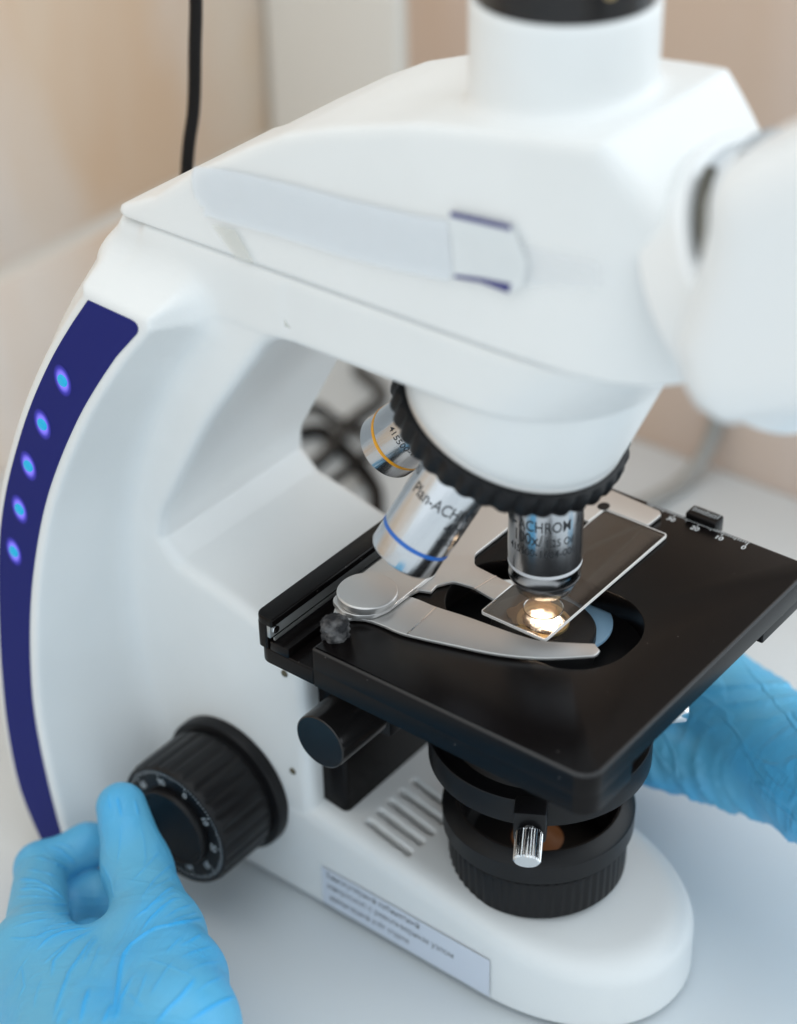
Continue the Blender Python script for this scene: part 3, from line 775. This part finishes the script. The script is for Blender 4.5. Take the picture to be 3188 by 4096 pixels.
cl = plate('clip_arm', sw, [], .3, 1.55, silver, hold, bev=.3)
mk('fold_line', [(-7.6,39.9,1.60),(-25.5,38.6,1.60),(-25.5,38.1,1.60),(-7.6,39.4,1.60)], [(0,1,2,3)], bright_chrome, cl, smooth=False)
# the clip's finger grip, grey with lint
def f_lint(x, y, z):
    u = x+38.6; v = y-58.6; w = z-2.2
    d = smax(np.sqrt(u*u+v*v)-4.7, np.abs(w)-4.6, 2.5)
    return d+.32*np.sin(1.35*u+2*np.sin(.9*w))*np.sin(1.2*v+1.1*w)+.22*np.sin(2.9*u+1.7*v)*np.sin(2.6*w+u)
body('finger_grip', f_lint, (-46,50,-5), (-31,67,10), .45, lint_m, hold)

# ---- condenser under the stage
cond = lathe('condenser', [(4,-4.4),(9.2,-4.4),(17.6,-6.2),(18.2,-7),(18.2,-17),(39.5,-17.2),(40,-18),(40,-22),(30,-24),(29,-47),(32,-52),(38.0,-52),(38.4,-50.8),(39.5,-50.8),(39.9,-51.6),(39.9,-61.2),(38.9,-62.2),(33,-62.4),(31,-55),(20,-53),(.1,-53)], (CX,AY,0), (0,0,1), black_plastic, mic, n=128)
lathe('lens_rim', [(9.0,-4.3),(8.9,-3.4),(7.4,-3.2),(7.0,-3.9)], (CX,AY,0), (0,0,1), brass, cond, n=64)
lens_m = bpy.data.materials.new('glowing_condenser_lens'); lens_m.use_nodes = True
n, L, b = nodes(lens_m)
b.inputs['Base Color'].default_value = (.16,.09,.05,1); b.inputs['Roughness'].default_value = .08
at = n.new('ShaderNodeAttribute'); at.attribute_name = 'glow'
tc = n.new('ShaderNodeTexCoord'); no = n.new('ShaderNodeTexNoise'); no.inputs['Scale'].default_value = 240; no.inputs['Detail'].default_value = 5; no.inputs['Roughness'].default_value = .65
mr = n.new('ShaderNodeMapRange'); mr.inputs['From Min'].default_value = .42; mr.inputs['From Max'].default_value = .62; mr.inputs['To Min'].default_value = .6; mr.inputs['To Max'].default_value = 1.2
pw = n.new('ShaderNodeMath'); pw.operation = 'POWER'; pw.inputs[1].default_value = 3.0
ml = n.new('ShaderNodeMath'); ml.operation = 'MULTIPLY'; m2 = n.new('ShaderNodeMath'); m2.operation = 'MULTIPLY'; m2.inputs[1].default_value = 190
L.new(tc.outputs['Object'], no.inputs['Vector']); L.new(no.outputs['Fac'], mr.inputs['Value']); sb = n.new('ShaderNodeMath'); sb.operation = 'MULTIPLY_ADD'; sb.inputs[1].default_value = .9; sb.inputs[2].default_value = -.45
sm_ = n.new('ShaderNodeMath'); sm_.operation = 'ADD'; sm_.use_clamp = True
L.new(no.outputs['Fac'], sb.inputs[0]); L.new(sb.outputs[0], sm_.inputs[0]); L.new(at.outputs['Fac'], sm_.inputs[1]); L.new(sm_.outputs[0], pw.inputs[0])
L.new(pw.outputs[0], ml.inputs[0]); L.new(mr.outputs[0], ml.inputs[1]); L.new(ml.outputs[0], m2.inputs[0]); L.new(m2.outputs[0], b.inputs['Emission Strength'])
b.inputs['Emission Color'].default_value = (1,.78,.58,1)
pl_ = [(7.1,-4.2)]+[(7.0*math.cos(R_(5.8*k)), -3.9+1.5*math.sin(R_(5.8*k))) for k in range(1, 16)]
ln = lathe('lens', pl_, (CX,AY,0), (0,0,1), lens_m, cond, n=48)
at = ln.data.attributes.new('glow', 'FLOAT', 'POINT')
at.data.foreach_set('value', [max(0, 1.08-r/6.6) for r, t in pl_ for k in range(48)])
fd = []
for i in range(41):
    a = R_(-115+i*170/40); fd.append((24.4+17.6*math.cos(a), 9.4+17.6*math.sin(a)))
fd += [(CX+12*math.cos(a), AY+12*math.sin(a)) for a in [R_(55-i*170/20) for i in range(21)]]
plate('blue_crescent', fd, [], -11.4, -10, crescent_m, cond, bev=.15)  # invented piece standing in for a reflection-like pale blue crescent
side2 = Vector((-.862,-.507,0))
ang = math.atan2(side2.y, side2.x)
rot = Matrix.Rotation(ang, 3, 'Z')
blk = box('lever_block', Vector((CX,AY,-55.5)) + rot @ Vector((42.9,0,0)) - Vector((4.6,5.6,6.4)), Vector((CX,AY,-55.5)) + rot @ Vector((42.9,0,0)) + Vector((4.6,5.6,6.4)), black_plastic, cond, bev=.9, rot=rot)
kd = (side2*math.cos(R_(22))-Vector((0,0,1))*math.sin(R_(22))).normalized()
lathe('iris_knob', [(2,-2),(2.2,1.4),(4.2,1.5),(4.7,2.1),(4.7,11.8),(4.1,12.5)], Vector((CX,AY,-56.0))+side2*46.8, kd, bright_chrome, cond, n=30*10, cap1=True,
      mod=lambda i,a,r,t: r-(.5*(0.5+.5*math.cos(a*30)) if 2 < t < 15 and r > 4.5 else 0), sharp=25)
kd2 = Vector((.75,-.64,-.15)).normalized()
lathe('centring_screw', [(1.8,-6),(1.8,0),(4,.1),(4.3,.6),(4.3,9),(3.9,9.6)], Vector((CX,AY,-52))+Vector((.76,-.65,0))*44, kd2, bright_chrome, cond, n=60, cap1=True)
# lamp housing on the base
def knurl(i, a, r, t):
    return r-.45*(.5+.5*math.cos(a*58)) if -111 < t < -97.3 and r > 32 else r
lamp = lathe('lamp_collar', [(31.5,-114),(32.6,-112.5),(32.8,-110.5),(33.0,-98.4),(32.4,-97.2),(31.6,-96.6),(31.6,-95.4),(33.6,-94.8),(35.0,-93.6),(35.2,-86.0),(34.6,-85.0),(30.4,-82.4),(29.4,-82.6),(28,-86),(26.5,-100),(24,-103),(10.2,-104),(9.6,-104)], (CX,AY,0), (0,0,1), black_plastic, mic, n=58*6, mod=knurl, sharp=30)
lathe('field_lens', [(10.4,-104.2),(9.0,-104.1),(7,-103.2),(4,-102.6),(.05,-102.3)], (CX,AY,0), (0,0,1), field_lens, lamp, n=48)
# focusing block and condenser bracket
cb = plate('focus_block', rounded([(-19.3,73.8),(46.7,73.8),(46.7,85.4),(-19.3,85.4)], [2.5,2.5,.3,.3], 5), [], -103.5, -16, black_satin, mic, bev=.8)
box('bracket_plate', (-5,45,-60), (32,74,-20), black_plastic, cb, bev=1.2)
box('bracket_lug', (-9.5,60,-66), (-1,74,-22), black_plastic, cb, bev=1.0)
for zz in (-58,): lathe('screw', [(1.5,0),(1.4,.6),(.01,.7)], (-10,66,zz-5), (-1,0,0), chrome, cb, n=16)
cx_ = lathe('stage_knob', [(10.2,-40.6),(10.7,-40.2),(10.9,-39),(10.9,-16),(10.4,-15.4),(6,-15.4),(6,20)], (0,66.6,-50), (1,0,0), black_gloss, mic, n=96, cap0=True, sharp=30)
lathe('stage_knob', [(6,20),(6,42),(13,42),(13,55),(12,56)], (0,66.6,-50), (1,0,0), black_gloss, mic, n=64, cap1=True)

# ---- focus knobs, one on each side
KY, KZ = 125.0, -108.0
def flute(i, a, r, t):
    return r-(.75*max(0, 1-abs(((a*26/(2*math.pi)) % 1)-.5)/.30) if 38.5 < abs(t) < 57.8 and r > 24 else 0)
for sgn, nm in ((-1,'left'), (1,'right')):
    Oo = (CX, KY, KZ)
    pr = [(27,40.2),(28.7,40.8),(28.7,44.6),(28.2,45.6),(26.2,46.0),(25.0,46.2),(25.0,48.4),(26.2,48.8),(26.6,49.6),(26.4,70.6),(25.9,72.4),(25.2,73.4),(24.7,73.5),(24.5,72.6),(16.4,72.6)]
    def fl2(i, a, r, t):
        return r-(.75*max(0, 1-abs(((a*26/(2*math.pi)) % 1)-.5)/.30) if 49.5 < t < 71 else 0)
    kn = lathe('focus_knob', pr, Oo, (sgn,0,0), black_plastic, mic, n=26*12, mod=fl2, sharp=32)
    lathe('fine_focus_knob', [(16.4,72.4),(16.5,73.0),(16.4,74.8),(15.8,75.8),(14.8,75.8),(14.4,75.2)], Oo, (sgn,0,0), black_plastic, kn, n=96, cap1=True, sharp=32)
    if sgn < 0:
        tv = []; tf = []
        xk = CX-72.72
        for i in range(100):
            a = 2*math.pi*i/100; w = .17; r0 = 24.2; r1 = 22.2 if i % 10 else 21.4
            if i % 5 and i % 10: r1 = 22.6
            ca, sa = math.cos(a), math.sin(a); b0 = len(tv)
            for rr, s in ((r0,-w),(r0,w),(r1,w),(r1,-w)):
                tv.append((xk, KY+rr*ca-s*sa, KZ+rr*sa+s*ca))
            tf.append((b0,b0+3,b0+2,b0+1))
        mk('scale_marks', tv, tf, grey_ink, kn, smooth=False)
        for i in range(10):
            a = R_(100-36*i+14)
            # reading upright when the number is at the top of the dial; seen from -x, right is -y
            out = Vector((0, -math.sin(R_(36*i+20)), math.cos(R_(36*i+20))))
            right = Vector((0, -out.z, out.y))
            print_flat('scale_number', str(i*10), Vector((xk, KY, KZ))+out*18.0, right, out, 2.7, grey_ink, kn, lift=.05)

# ---- tape strips and the paper tag on the head
def hx(z): return CX-(42.3-(z-123)*.08)
def on_head(name, pts, m, lift, parent=mic, sub=4, wob=0):
    P = np.array(pts); bm = bmesh.new()
    vs = [bm.verts.new((p[0], p[1], 0)) for p in ccw(P)]
    bm.faces.new(vs); bmesh.ops.triangulate(bm, faces=bm.faces[:])
    bmesh.ops.subdivide_edges(bm, edges=bm.edges[:], cuts=sub, use_grid_fill=True)
    bm.verts.index_update(); out = []
    for v in bm.verts:
        y, z = v.co.x, v.co.y
        w = wob*(math.sin(y*.21+z*.5)+math.sin(y*.47-z*.3))
        out.append((hx(z)-lift-w-.06, y, z))
    fs = [[v.index for v in f.verts] for f in bm.faces]; bm.free()
    return mk(name, out, fs, m, parent)
tp = [(118.6,150.0),(119.8,148.6),(119.2,147.2),(120.3,145.8),(119.4,144.2),(119.9,142.8),(118.6,141.2),(118.9,139.8),(117.2,138.8),(116.8,137.4),(114.9,137.6),(115.3,135.8),(114.6,134.4),(112.6,135.2),(108.9,134.9),(83.5,136.4),(57.4,137.1),(34.2,139.1),(18.7,140.9),(17.2,144.1),(19.7,159.3),(29.8,157.7),(54.2,155.7),(76.1,154.6),(95.0,153.4),(108.6,152.0)]
on_head('tape_strip', tp, tape_m, .06, wob=.03)
thin_tape = mat('thin_clear_tape', (.80,.82,.845), .5, alpha=.28)
on_head('tape_strip', [(18,146),(18,158.9),(-2,158.8),(-31,160.6),(-32,153.5),(-8,147.5)], thin_tape, .05)
tag = on_head('paper_tag', [(19.6,162.2),(-2.9,163.5),(-8.4,154.5),(-7.4,147.1),(-2.8,143.5),(5.6,145.3),(16.3,142.9)], tag_paper, .30, wob=.06)
on_head('pen_mark', [(18.9,162.6),(-2.1,164.2),(-2.2,162.5),(18.8,160.9)], pen_ink, .50, tag)
on_head('pen_mark', [(16.3,143.9),(6.4,145.6),(-3.4,146.8),(-2.8,143.7),(2.2,143.9),(7.2,144.1),(16.3,142.7)], pen_ink, .50, tag)
on_head('clear_tape', [(112.0,132.5),(102.0,133.4),(94.2,124.4),(102.2,124.2)], clear_tape, .12, sub=2)
mk('clear_tape', [(-27.0,103.4,117.5),(-27.0,94.4,117.5),(-27.0,81.5,104.5),(-27.0,89.5,104.5)], [(0,3,2,1)], clear_tape, mic)

# ================================================================== THE SLIDE
sl = thing('microscope_slide', (38,13,.3), 'clear glass specimen slide held under the vertical objective', 'slide')
so = rounded([(0,0),(76,0),(76,26),(0,26)], 1.0, 4)
plate('glass_plate', so, [], .35, 1.45, glass, sl, bev=.12, seg=2)
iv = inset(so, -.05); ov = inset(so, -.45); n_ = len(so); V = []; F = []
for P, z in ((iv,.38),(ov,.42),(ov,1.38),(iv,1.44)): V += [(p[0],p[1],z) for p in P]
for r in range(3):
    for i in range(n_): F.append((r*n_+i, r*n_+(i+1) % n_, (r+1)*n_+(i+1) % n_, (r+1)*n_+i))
mk('edge_glow', V, F, glass_edge, sl, sharp=40)
sp = []
for k in range(44):
    a = 2*math.pi*k/44
    r = 1+.10*math.sin(3*a+1)+.07*math.sin(7*a)+.04*math.sin(13*a+2)
    sp.append((9.5+8.6*r*math.cos(a), 11.0+8.2*r*math.sin(a)))
plate('stained_smear', sp, [], 1.48, 1.56, smear, sl, bev=.02, seg=1)
plate('oil_drop', [(CX+7.0*math.cos(2*math.pi*k/48), AY+6.8*math.sin(2*math.pi*k/48)) for k in range(48)], [], 1.6, 1.95, mat('immersion_oil', (1,.95,.85), .02, trans=1, ior=1.51), sl, bev=.3, seg=3)

# ================================================================== THE GLOVED HANDS
P = {'T3':(-79,131,-88),'T2':(-90,114,-100),'T1':(-110,84,-99),'T0':(-142,42.5,-89.5),'TM':(-124,61,-94),'W':(-185,18,-85),
     'I4':(-70,146,-121),'I3':(-80,152,-118),'I2':(-98,159,-120),'I1':(-138,117,-107),
     'M4':(-88,140,-130),'M3':(-96,148,-134),'M2':(-108,147,-132),'M1':(-142,118,-114),'web':(-128,95,-106),
     'R1':(-150,115,-119),'R2':(-120,132,-129),'R4':(-106,124,-128)}
def seg(a, b, ra, rb): return (P[a], P[b], ra, rb)
f_thumb = capsules([seg('T3','T2',9.2,12.0), seg('T2','T1',12.0,14.6), seg('T1','TM',14.8,15.8), seg('TM','T0',15.8,16.5)], 5)
f_index = capsules([seg('I4','I3',7.2,7.8), seg('I3','I2',7.9,9.2), seg('I2','I1',9.4,13)], 4)
f_mid = capsules([seg('M4','M3',9.2,9.4), seg('M3','M2',9.4,9.4), seg('M2','M1',9.0,12)], 3)
f_ring = capsules([seg('R4','R2',7.0,7.8), seg('R2','R1',8.0,11)], 3)
f_palm = capsules([seg('I1','W',14,24), seg('T0','W',14.5,22), seg('M1','W',13,24), seg('R1','W',12,24), (P['I1'],P['T0'],11,14), (P['web'],P['T1'],8,10), (P['web'],P['T0'],11,12)], 11)
def f_left(x, y, z):
    d = smin(smin(f_index(x,y,z), f_palm(x,y,z), 8), smin(f_mid(x,y,z), f_ring(x,y,z), 1.2), 1.6)
    d = smin(d, f_thumb(x,y,z), 1.8)
    d = smin(d, smin(f_thumb(x,y,z), f_palm(x,y,z), 12), .5)
    return d
CREASES = [
  (0.8,[(-96.9,87.1,-87.5),(-102.7,85.1,-83.9),(-109.4,83.4,-82.1),(-114.7,83.2,-82.3),(-120.1,85.1,-83.9)]),
  (0.8,[(-101.2,79.8,-85.4),(-105.0,80.1,-83.3),(-111.4,79.4,-82.0),(-117.3,78.8,-81.9),(-123.5,77.4,-81.9)]),
  (1.2,[(-98.2,73.0,-93.7),(-104.3,70.0,-87.5),(-108.8,68.7,-83.8),(-112.3,68.4,-81.4),(-117.4,69.8,-79.6),(-120.8,72.9,-80.0),(-125.7,74.2,-80.5),(-130.4,75.0,-81.0),(-135.7,73.2,-80.3),(-142.0,68.3,-78.7),(-145.5,65.2,-77.8),(-151.5,60.1,-76.1),(-154.9,57.1,-74.6),(-158.8,53.7,-72.3),(-162.9,50.3,-69.7),(-166.6,47.1,-67.5)]),
  (0.6,[(-84.2,101.1,-94.9),(-91.0,96.9,-89.6),(-95.7,95.0,-87.3),(-99.6,93.9,-85.9),(-104.2,91.7,-84.3),(-108.3,90.0,-83.3),(-111.8,88.9,-83.1)]),
  (0.7,[(-103.2,66.9,-92.1),(-114.7,58.8,-79.8),(-119.2,58.0,-77.6),(-124.6,58.1,-75.9)]),
  (0.6,[(-97.1,77.9,-90.4),(-103.4,75.6,-85.4),(-107.7,75.5,-83.2),(-114.7,74.8,-81.3)]),
  (0.7,[(-82.0,129.2,-79.4),(-84.9,125.1,-81.7),(-86.4,123.1,-82.8)]),
  (0.6,[(-77.9,124.5,-81.2),(-81.5,119.5,-83.7)]),
  (0.5,[(-82.6,133.1,-79.7),(-86.4,128.2,-82.0)]),
  (0.8,[(-125.8,98.8,-90.9),(-129.9,101.7,-90.6),(-135.0,103.4,-88.7),(-141.8,103.9,-86.9),(-148.2,102.8,-86.5)]),
  (0.8,[(-126.6,97.9,-90.4),(-132.8,97.0,-88.4),(-139.4,95.5,-85.8),(-143.1,94.1,-84.6),(-149.8,92.1,-83.2),(-153.2,89.0,-82.2),(-156.7,85.9,-81.0)]),
  (0.9,[(-129.5,93.9,-88.7),(-133.5,91.8,-87.1),(-137.7,89.4,-85.2),(-141.5,87.4,-83.7),(-145.2,85.6,-82.5),(-148.7,83.9,-81.4),(-152.2,82.2,-80.4),(-155.5,79.7,-79.2),(-158.8,77.4,-78.0),(-162.0,75.1,-77.1),(-167.9,70.8,-75.7),(-173.5,66.7,-74.7)]),
  (0.7,[(-107.5,127.7,-121.5),(-123.8,111.6,-98.7),(-129.5,108.6,-92.5),(-135.9,109.7,-89.4),(-138.7,111.0,-89.0)]),
  (0.6,[(-102.3,138.7,-128.3),(-120.2,119.7,-102.2),(-125.9,116.3,-95.5),(-131.9,117.2,-91.6),(-134.3,118.9,-91.0)]),
  (0.6,[(-111.5,128.8,-110.4),(-117.0,125.9,-104.0),(-120.7,125.2,-100.3),(-126.8,126.2,-96.1),(-128.9,128.5,-96.2)]),
  (0.6,[(-129.8,92.3,-88.2),(-133.8,90.1,-86.6),(-138.0,87.6,-84.7),(-142.1,85.0,-83.2),(-145.9,82.6,-81.8)]),
  (0.6,[(-133.7,97.4,-88.2),(-140.2,96.0,-85.6),(-146.4,95.1,-84.3),(-152.4,94.4,-84.0)]),
  (0.5,[(-124.7,103.1,-93.4),(-130.3,105.2,-91.3),(-135.8,106.3,-88.9),(-140.0,108.0,-88.1),(-145.7,109.3,-88.5)]),
  (0.9,[(-114.9,150.9,-107.6),(-115.5,144.6,-104.1),(-114.5,140.4,-103.1),(-114.2,133.7,-103.3),(-112.8,130.1,-106.1),(-112.1,129.3,-108.0)]),
  (0.8,[(-120.3,144.6,-104.7),(-120.1,140.5,-102.5),(-117.4,135.6,-101.7),(-115.8,129.9,-103.2)]),
  (0.7,[(-110.4,151.6,-107.0),(-109.7,147.4,-105.5),(-107.3,141.8,-106.1),(-103.5,139.5,-111.3)]),
  (0.7,[(-102.9,156.0,-108.7),(-102.1,152.0,-108.1),(-99.1,147.8,-110.6),(-94.4,147.4,-117.0)]),
  (0.7,[(-95.0,156.6,-109.9),(-92.6,152.3,-111.4),(-91.6,148.6,-114.6),(-90.6,147.3,-116.9)]),
  (0.6,[(-123.8,142.2,-104.2),(-124.0,138.0,-101.6),(-122.0,132.8,-100.0),(-117.8,128.9,-102.0),(-114.3,128.8,-105.2)]),
  (0.9,[(-154.5,69.9,-77.3),(-159.1,66.2,-74.9),(-163.4,62.8,-73.0),(-167.5,59.1,-71.2),(-171.4,55.6,-69.6)]),
  (0.8,[(-167.3,68.4,-74.6),(-173.6,64.4,-73.6)]),
  (0.9,[(-157.1,56.7,-73.7),(-161.1,53.8,-71.4),(-164.8,51.0,-69.3),(-168.3,48.6,-67.6)]),
  (0.9,[(-142.8,61.2,-75.5),(-147.8,58.9,-75.2),(-152.9,56.5,-74.6),(-159.2,51.6,-71.6),(-162.7,48.8,-69.4),(-166.0,46.1,-67.4)]),
  (1.0,[(-134.6,41.0,-70.8),(-138.8,39.3,-69.8),(-145.0,38.0,-69.5),(-149.8,38.1,-69.8),(-154.7,37.4,-69.8),(-157.7,36.2,-68.7)]),
  (1.0,[(-125.6,33.1,-82.3),(-131.2,30.7,-77.2),(-134.9,30.3,-75.0),(-141.2,30.2,-72.8),(-146.7,30.4,-72.0),(-149.4,30.5,-71.7)]),
  (0.5,[(-150.5,55.4,-74.0),(-151.9,51.7,-72.5),(-154.1,45.0,-70.7)]),
  (0.5,[(-119.7,61.5,-77.3),(-126.5,59.8,-75.7),(-129.8,59.1,-75.0)]),
  (0.5,[(-134.9,62.9,-75.8),(-135.2,59.1,-74.4),(-135.5,52.0,-71.9),(-135.4,45.5,-70.6),(-134.4,39.9,-71.0)]),
  (0.6,[(-170.4,61.5,-71.9),(-172.6,59.7,-71.3)]),
  (0.5,[(-118.1,145.3,-104.7),(-117.8,141.5,-102.9),(-115.2,136.6,-102.6),(-110.0,133.6,-107.1)]),
  (0.5,[(-131.0,132.7,-98.5),(-130.9,128.8,-95.8),(-127.5,125.5,-95.5),(-121.6,124.3,-99.5),(-117.2,125.6,-103.8)]),
  (0.5,[(-138.0,125.6,-92.9),(-135.0,121.8,-91.5),(-130.7,119.0,-92.3),(-124.1,118.9,-97.1)]),
  (0.5,[(-142.5,121.4,-91.6),(-139.3,118.1,-90.3),(-135.4,115.2,-90.2),(-130.3,113.1,-92.2)]),
  (0.5,[(-100.3,157.2,-109.1),(-96.5,151.3,-110.9),(-91.7,147.8,-116.3)]),
  (0.5,[(-98.1,157.2,-109.3),(-94.4,151.9,-111.3),(-90.5,148.0,-115.1)]),
  (0.5,[(-91.3,156.6,-110.4),(-89.4,151.7,-111.3),(-87.8,146.8,-114.9)]),
  (0.4,[(-98.9,122.7,-94.7),(-101.2,118.5,-93.9),(-103.2,114.8,-93.5),(-105.3,110.9,-92.9),(-108.2,107.3,-92.8),(-111.5,103.1,-91.9)]),
  (0.4,[(-88.3,121.4,-84.0),(-92.4,118.1,-86.3),(-97.3,114.5,-88.3),(-100.1,112.6,-89.3)]),
  (0.4,[(-83.8,116.3,-85.2),(-87.7,110.8,-86.8),(-92.7,105.5,-87.1),(-98.7,100.6,-86.2)]),
  (0.5,[(-85.9,105.4,-89.6),(-89.8,103.7,-88.3),(-93.5,102.2,-87.2),(-99.9,100.4,-86.2),(-105.1,100.2,-86.7)]),
  (0.5,[(-89.6,94.3,-92.5),(-96.4,91.2,-87.5),(-101.6,89.8,-84.7),(-107.9,89.1,-83.1),(-110.5,89.5,-83.2)]),
  (0.5,[(-100.2,83.1,-85.4),(-104.4,82.8,-83.3),(-108.6,82.5,-82.2),(-112.1,82.9,-82.0)]),
  (0.5,[(-100.1,73.6,-89.5),(-105.3,72.1,-85.5),(-109.5,71.7,-83.0),(-113.6,71.4,-81.1),(-117.2,71.6,-80.1)]),
  (0.5,[(-113.5,53.8,-82.5),(-118.1,53.3,-79.3),(-122.0,53.3,-77.1),(-126.1,53.0,-75.3),(-129.8,52.9,-73.7)]),
  (0.4,[(-115.6,48.7,-84.4),(-121.2,47.2,-79.4),(-126.0,46.2,-75.4),(-130.9,45.3,-72.3),(-134.8,45.3,-70.7)]),
  (0.6,[(-120.3,42.5,-83.4),(-128.3,37.9,-75.2),(-132.9,37.0,-72.3),(-140.0,36.0,-70.3)]),
  (0.5,[(-132.5,53.0,-72.9),(-136.0,51.5,-71.6),(-142.1,49.4,-70.5),(-147.2,47.5,-70.2),(-149.6,46.8,-70.4)]),
  (0.5,[(-140.6,57.1,-73.4),(-146.0,53.5,-72.4),(-151.2,50.6,-71.9),(-156.9,47.5,-71.1)]),
  (0.4,[(-132.7,87.6,-86.4),(-137.7,84.0,-84.0),(-142.3,80.8,-82.4),(-146.4,78.2,-81.0),(-150.6,75.5,-79.4)]),
  (0.4,[(-151.1,103.4,-87.2),(-155.9,102.8,-88.5),(-161.0,101.1,-90.0)]),
  (0.4,[(-157.6,89.3,-82.4),(-164.1,85.2,-81.7),(-169.3,80.9,-81.2)]),
  (0.5,[(-154.3,103.8,-88.4),(-156.8,100.4,-87.5),(-159.4,97.0,-86.6),(-162.0,93.7,-85.7),(-166.9,92.2,-87.4)]),
  (0.5,[(-146.3,119.5,-92.2),(-145.2,113.5,-89.8),(-142.4,108.0,-87.9),(-139.9,106.0,-87.7)])]
def split_quads(V, Q):
    """each quad into four, the new points projected later"""
    E = np.sort(np.concatenate([Q[:,[0,1]], Q[:,[1,2]], Q[:,[2,3]], Q[:,[3,0]]]), 1)
    U, inv = np.unique(E, axis=0, return_inverse=True); inv = inv.reshape(4, -1)
    n = len(V); m = n+len(U); c = m+np.arange(len(Q))
    V2 = np.concatenate([V, (V[U[:,0]]+V[U[:,1]])/2, V[Q].mean(1)]); e = inv+n
    q = np.concatenate([np.stack([Q[:,k], e[k], c, e[k-1]], 1) for k in range(4)])
    return V2, q
def project(f, V, n=2):
    for _ in range(n):
        e = .12; x, y, z = V.T; d0 = f(x,y,z)
        g = np.stack([f(x+e,y,z)-d0, f(x,y+e,z)-d0, f(x,y,z+e)-d0], 1)/e
        V = V-(d0/np.maximum((g*g).sum(1), .3))[:,None]*g
    return V, g/np.linalg.norm(g, axis=1)[:,None]
def creased(name, f, lo, hi, h, m, creases, height=.85, **kw):
    V, Q = nets(f, lo, hi, h, 2); V, Q = split_quads(V, Q); V, Nn = project(f, V, 1)
    amt = np.zeros(len(V))
    for w, pts in creases:
        P = np.array(pts, float); L = np.linalg.norm(np.diff(P, axis=0), axis=1).sum()
        run = 0; s_ = .48*w+.15
        near = np.flatnonzero(((V > P.min(0)-4) & (V < P.max(0)+4)).all(1))
        if not len(near): continue
        best = np.full(len(near), 1e9); tt = np.zeros(len(near)); A = V[near]
        for a, b in zip(P, P[1:]):
            e = b-a; l = np.linalg.norm(e)+1e-9
            t = np.clip(((A-a)@e)/(l*l), 0, 1); d = np.linalg.norm(A-a-t[:,None]*e, axis=1)
            k = d < best; best[k] = d[k]; tt[k] = (run+t[k]*l)/L; run += l
        fade = np.clip(np.minimum(tt, 1-tt)/.22, 0, 1)**.7
        amt[near] = np.maximum(amt[near], w*np.exp(-(best/s_)**2)*fade)
    V = V+Nn*(amt*height)[:,None]
    o = mk(name, V, Q, m, None, **kw)
    at = o.data.attributes.new('fold', 'FLOAT', 'POINT'); at.data.foreach_set('value', np.clip(amt, 0, 1).astype(np.float32))
    return o
hl = creased('gloved_hand', f_left, (-215,-25,-150.5), (-58,176,-40), 1.15, glove_mat('blue_nitrile_glove', (R_(20), R_(-35), R_(58))), CREASES, origin=(-110,90,-125))
hl['label'] = 'hand in blue nitrile glove pinching the left focus knob, thumb up'; hl['category'] = 'hand'; hl['group'] = 'blue gloved hands of the operator'
segs = [((70,-122,-81),(92,-62,-92),30,23), ((92,-62,-92),(110,-5,-93),23,20), ((110,-5,-93),(110,50,-98),20,13),
        ((110,50,-98),(98,92,-104),11,8.5), ((98,92,-104),(90,120,-120),8.5,7),
        ((112,0,-110),(114,50,-116),14,10), ((114,50,-116),(102,95,-122),9,8), ((102,95,-122),(92,122,-132),8,7),
        ((108,-10,-116),(112,40,-128),13,9), ((112,40,-128),(104,82,-134),8.5,7.5),
        ((92,-50,-104),(82,0,-106),14,12), ((82,0,-106),(78,42,-104),12,10), ((78,42,-104),(80,84,-100),9.5,8), ((80,84,-100),(84,108,-92),8,7)]
f_r0 = capsules(segs, 5)
def f_right(x, y, z):
    d = f_r0(x, y, z)
    fold = np.clip((34-y)/60, 0, 1)
    wv = 2.2*np.sin(x*.043+z*.061)+1.5*np.sin(z*.10-y*.05)+1.1*np.sin(x*.09+y*.07)
    s1 = (y+.35*x+.25*z)*.20+wv; s2 = (y-.5*x+.7*z)*.27+1.4*wv; s3 = (y+.9*x-.3*z)*.62+2.0*wv
    a1 = .5+.5*np.sin(x*.06+z*.09+1); a2 = .5+.5*np.sin(y*.08-z*.07+2.0)
    r = lambda q: (1-np.abs(np.sin(q)))**2.2
    return d-fold*(1.5*a1*r(s1)+1.1*a2*r(s2)+.5*a1*r(s3))
hr = body('gloved_hand', f_right, (36,-152,-150.5), (142,136,-44), 1.5, glove_mat('blue_nitrile_glove_far', (0, 0, R_(-60)), 1.0, .5), None, origin=(95,20,-120))
hr['label'] = 'hand in blue glove reaching behind the stage to the far focus knob'; hr['category'] = 'hand'; hr['group'] = 'blue gloved hands of the operator'
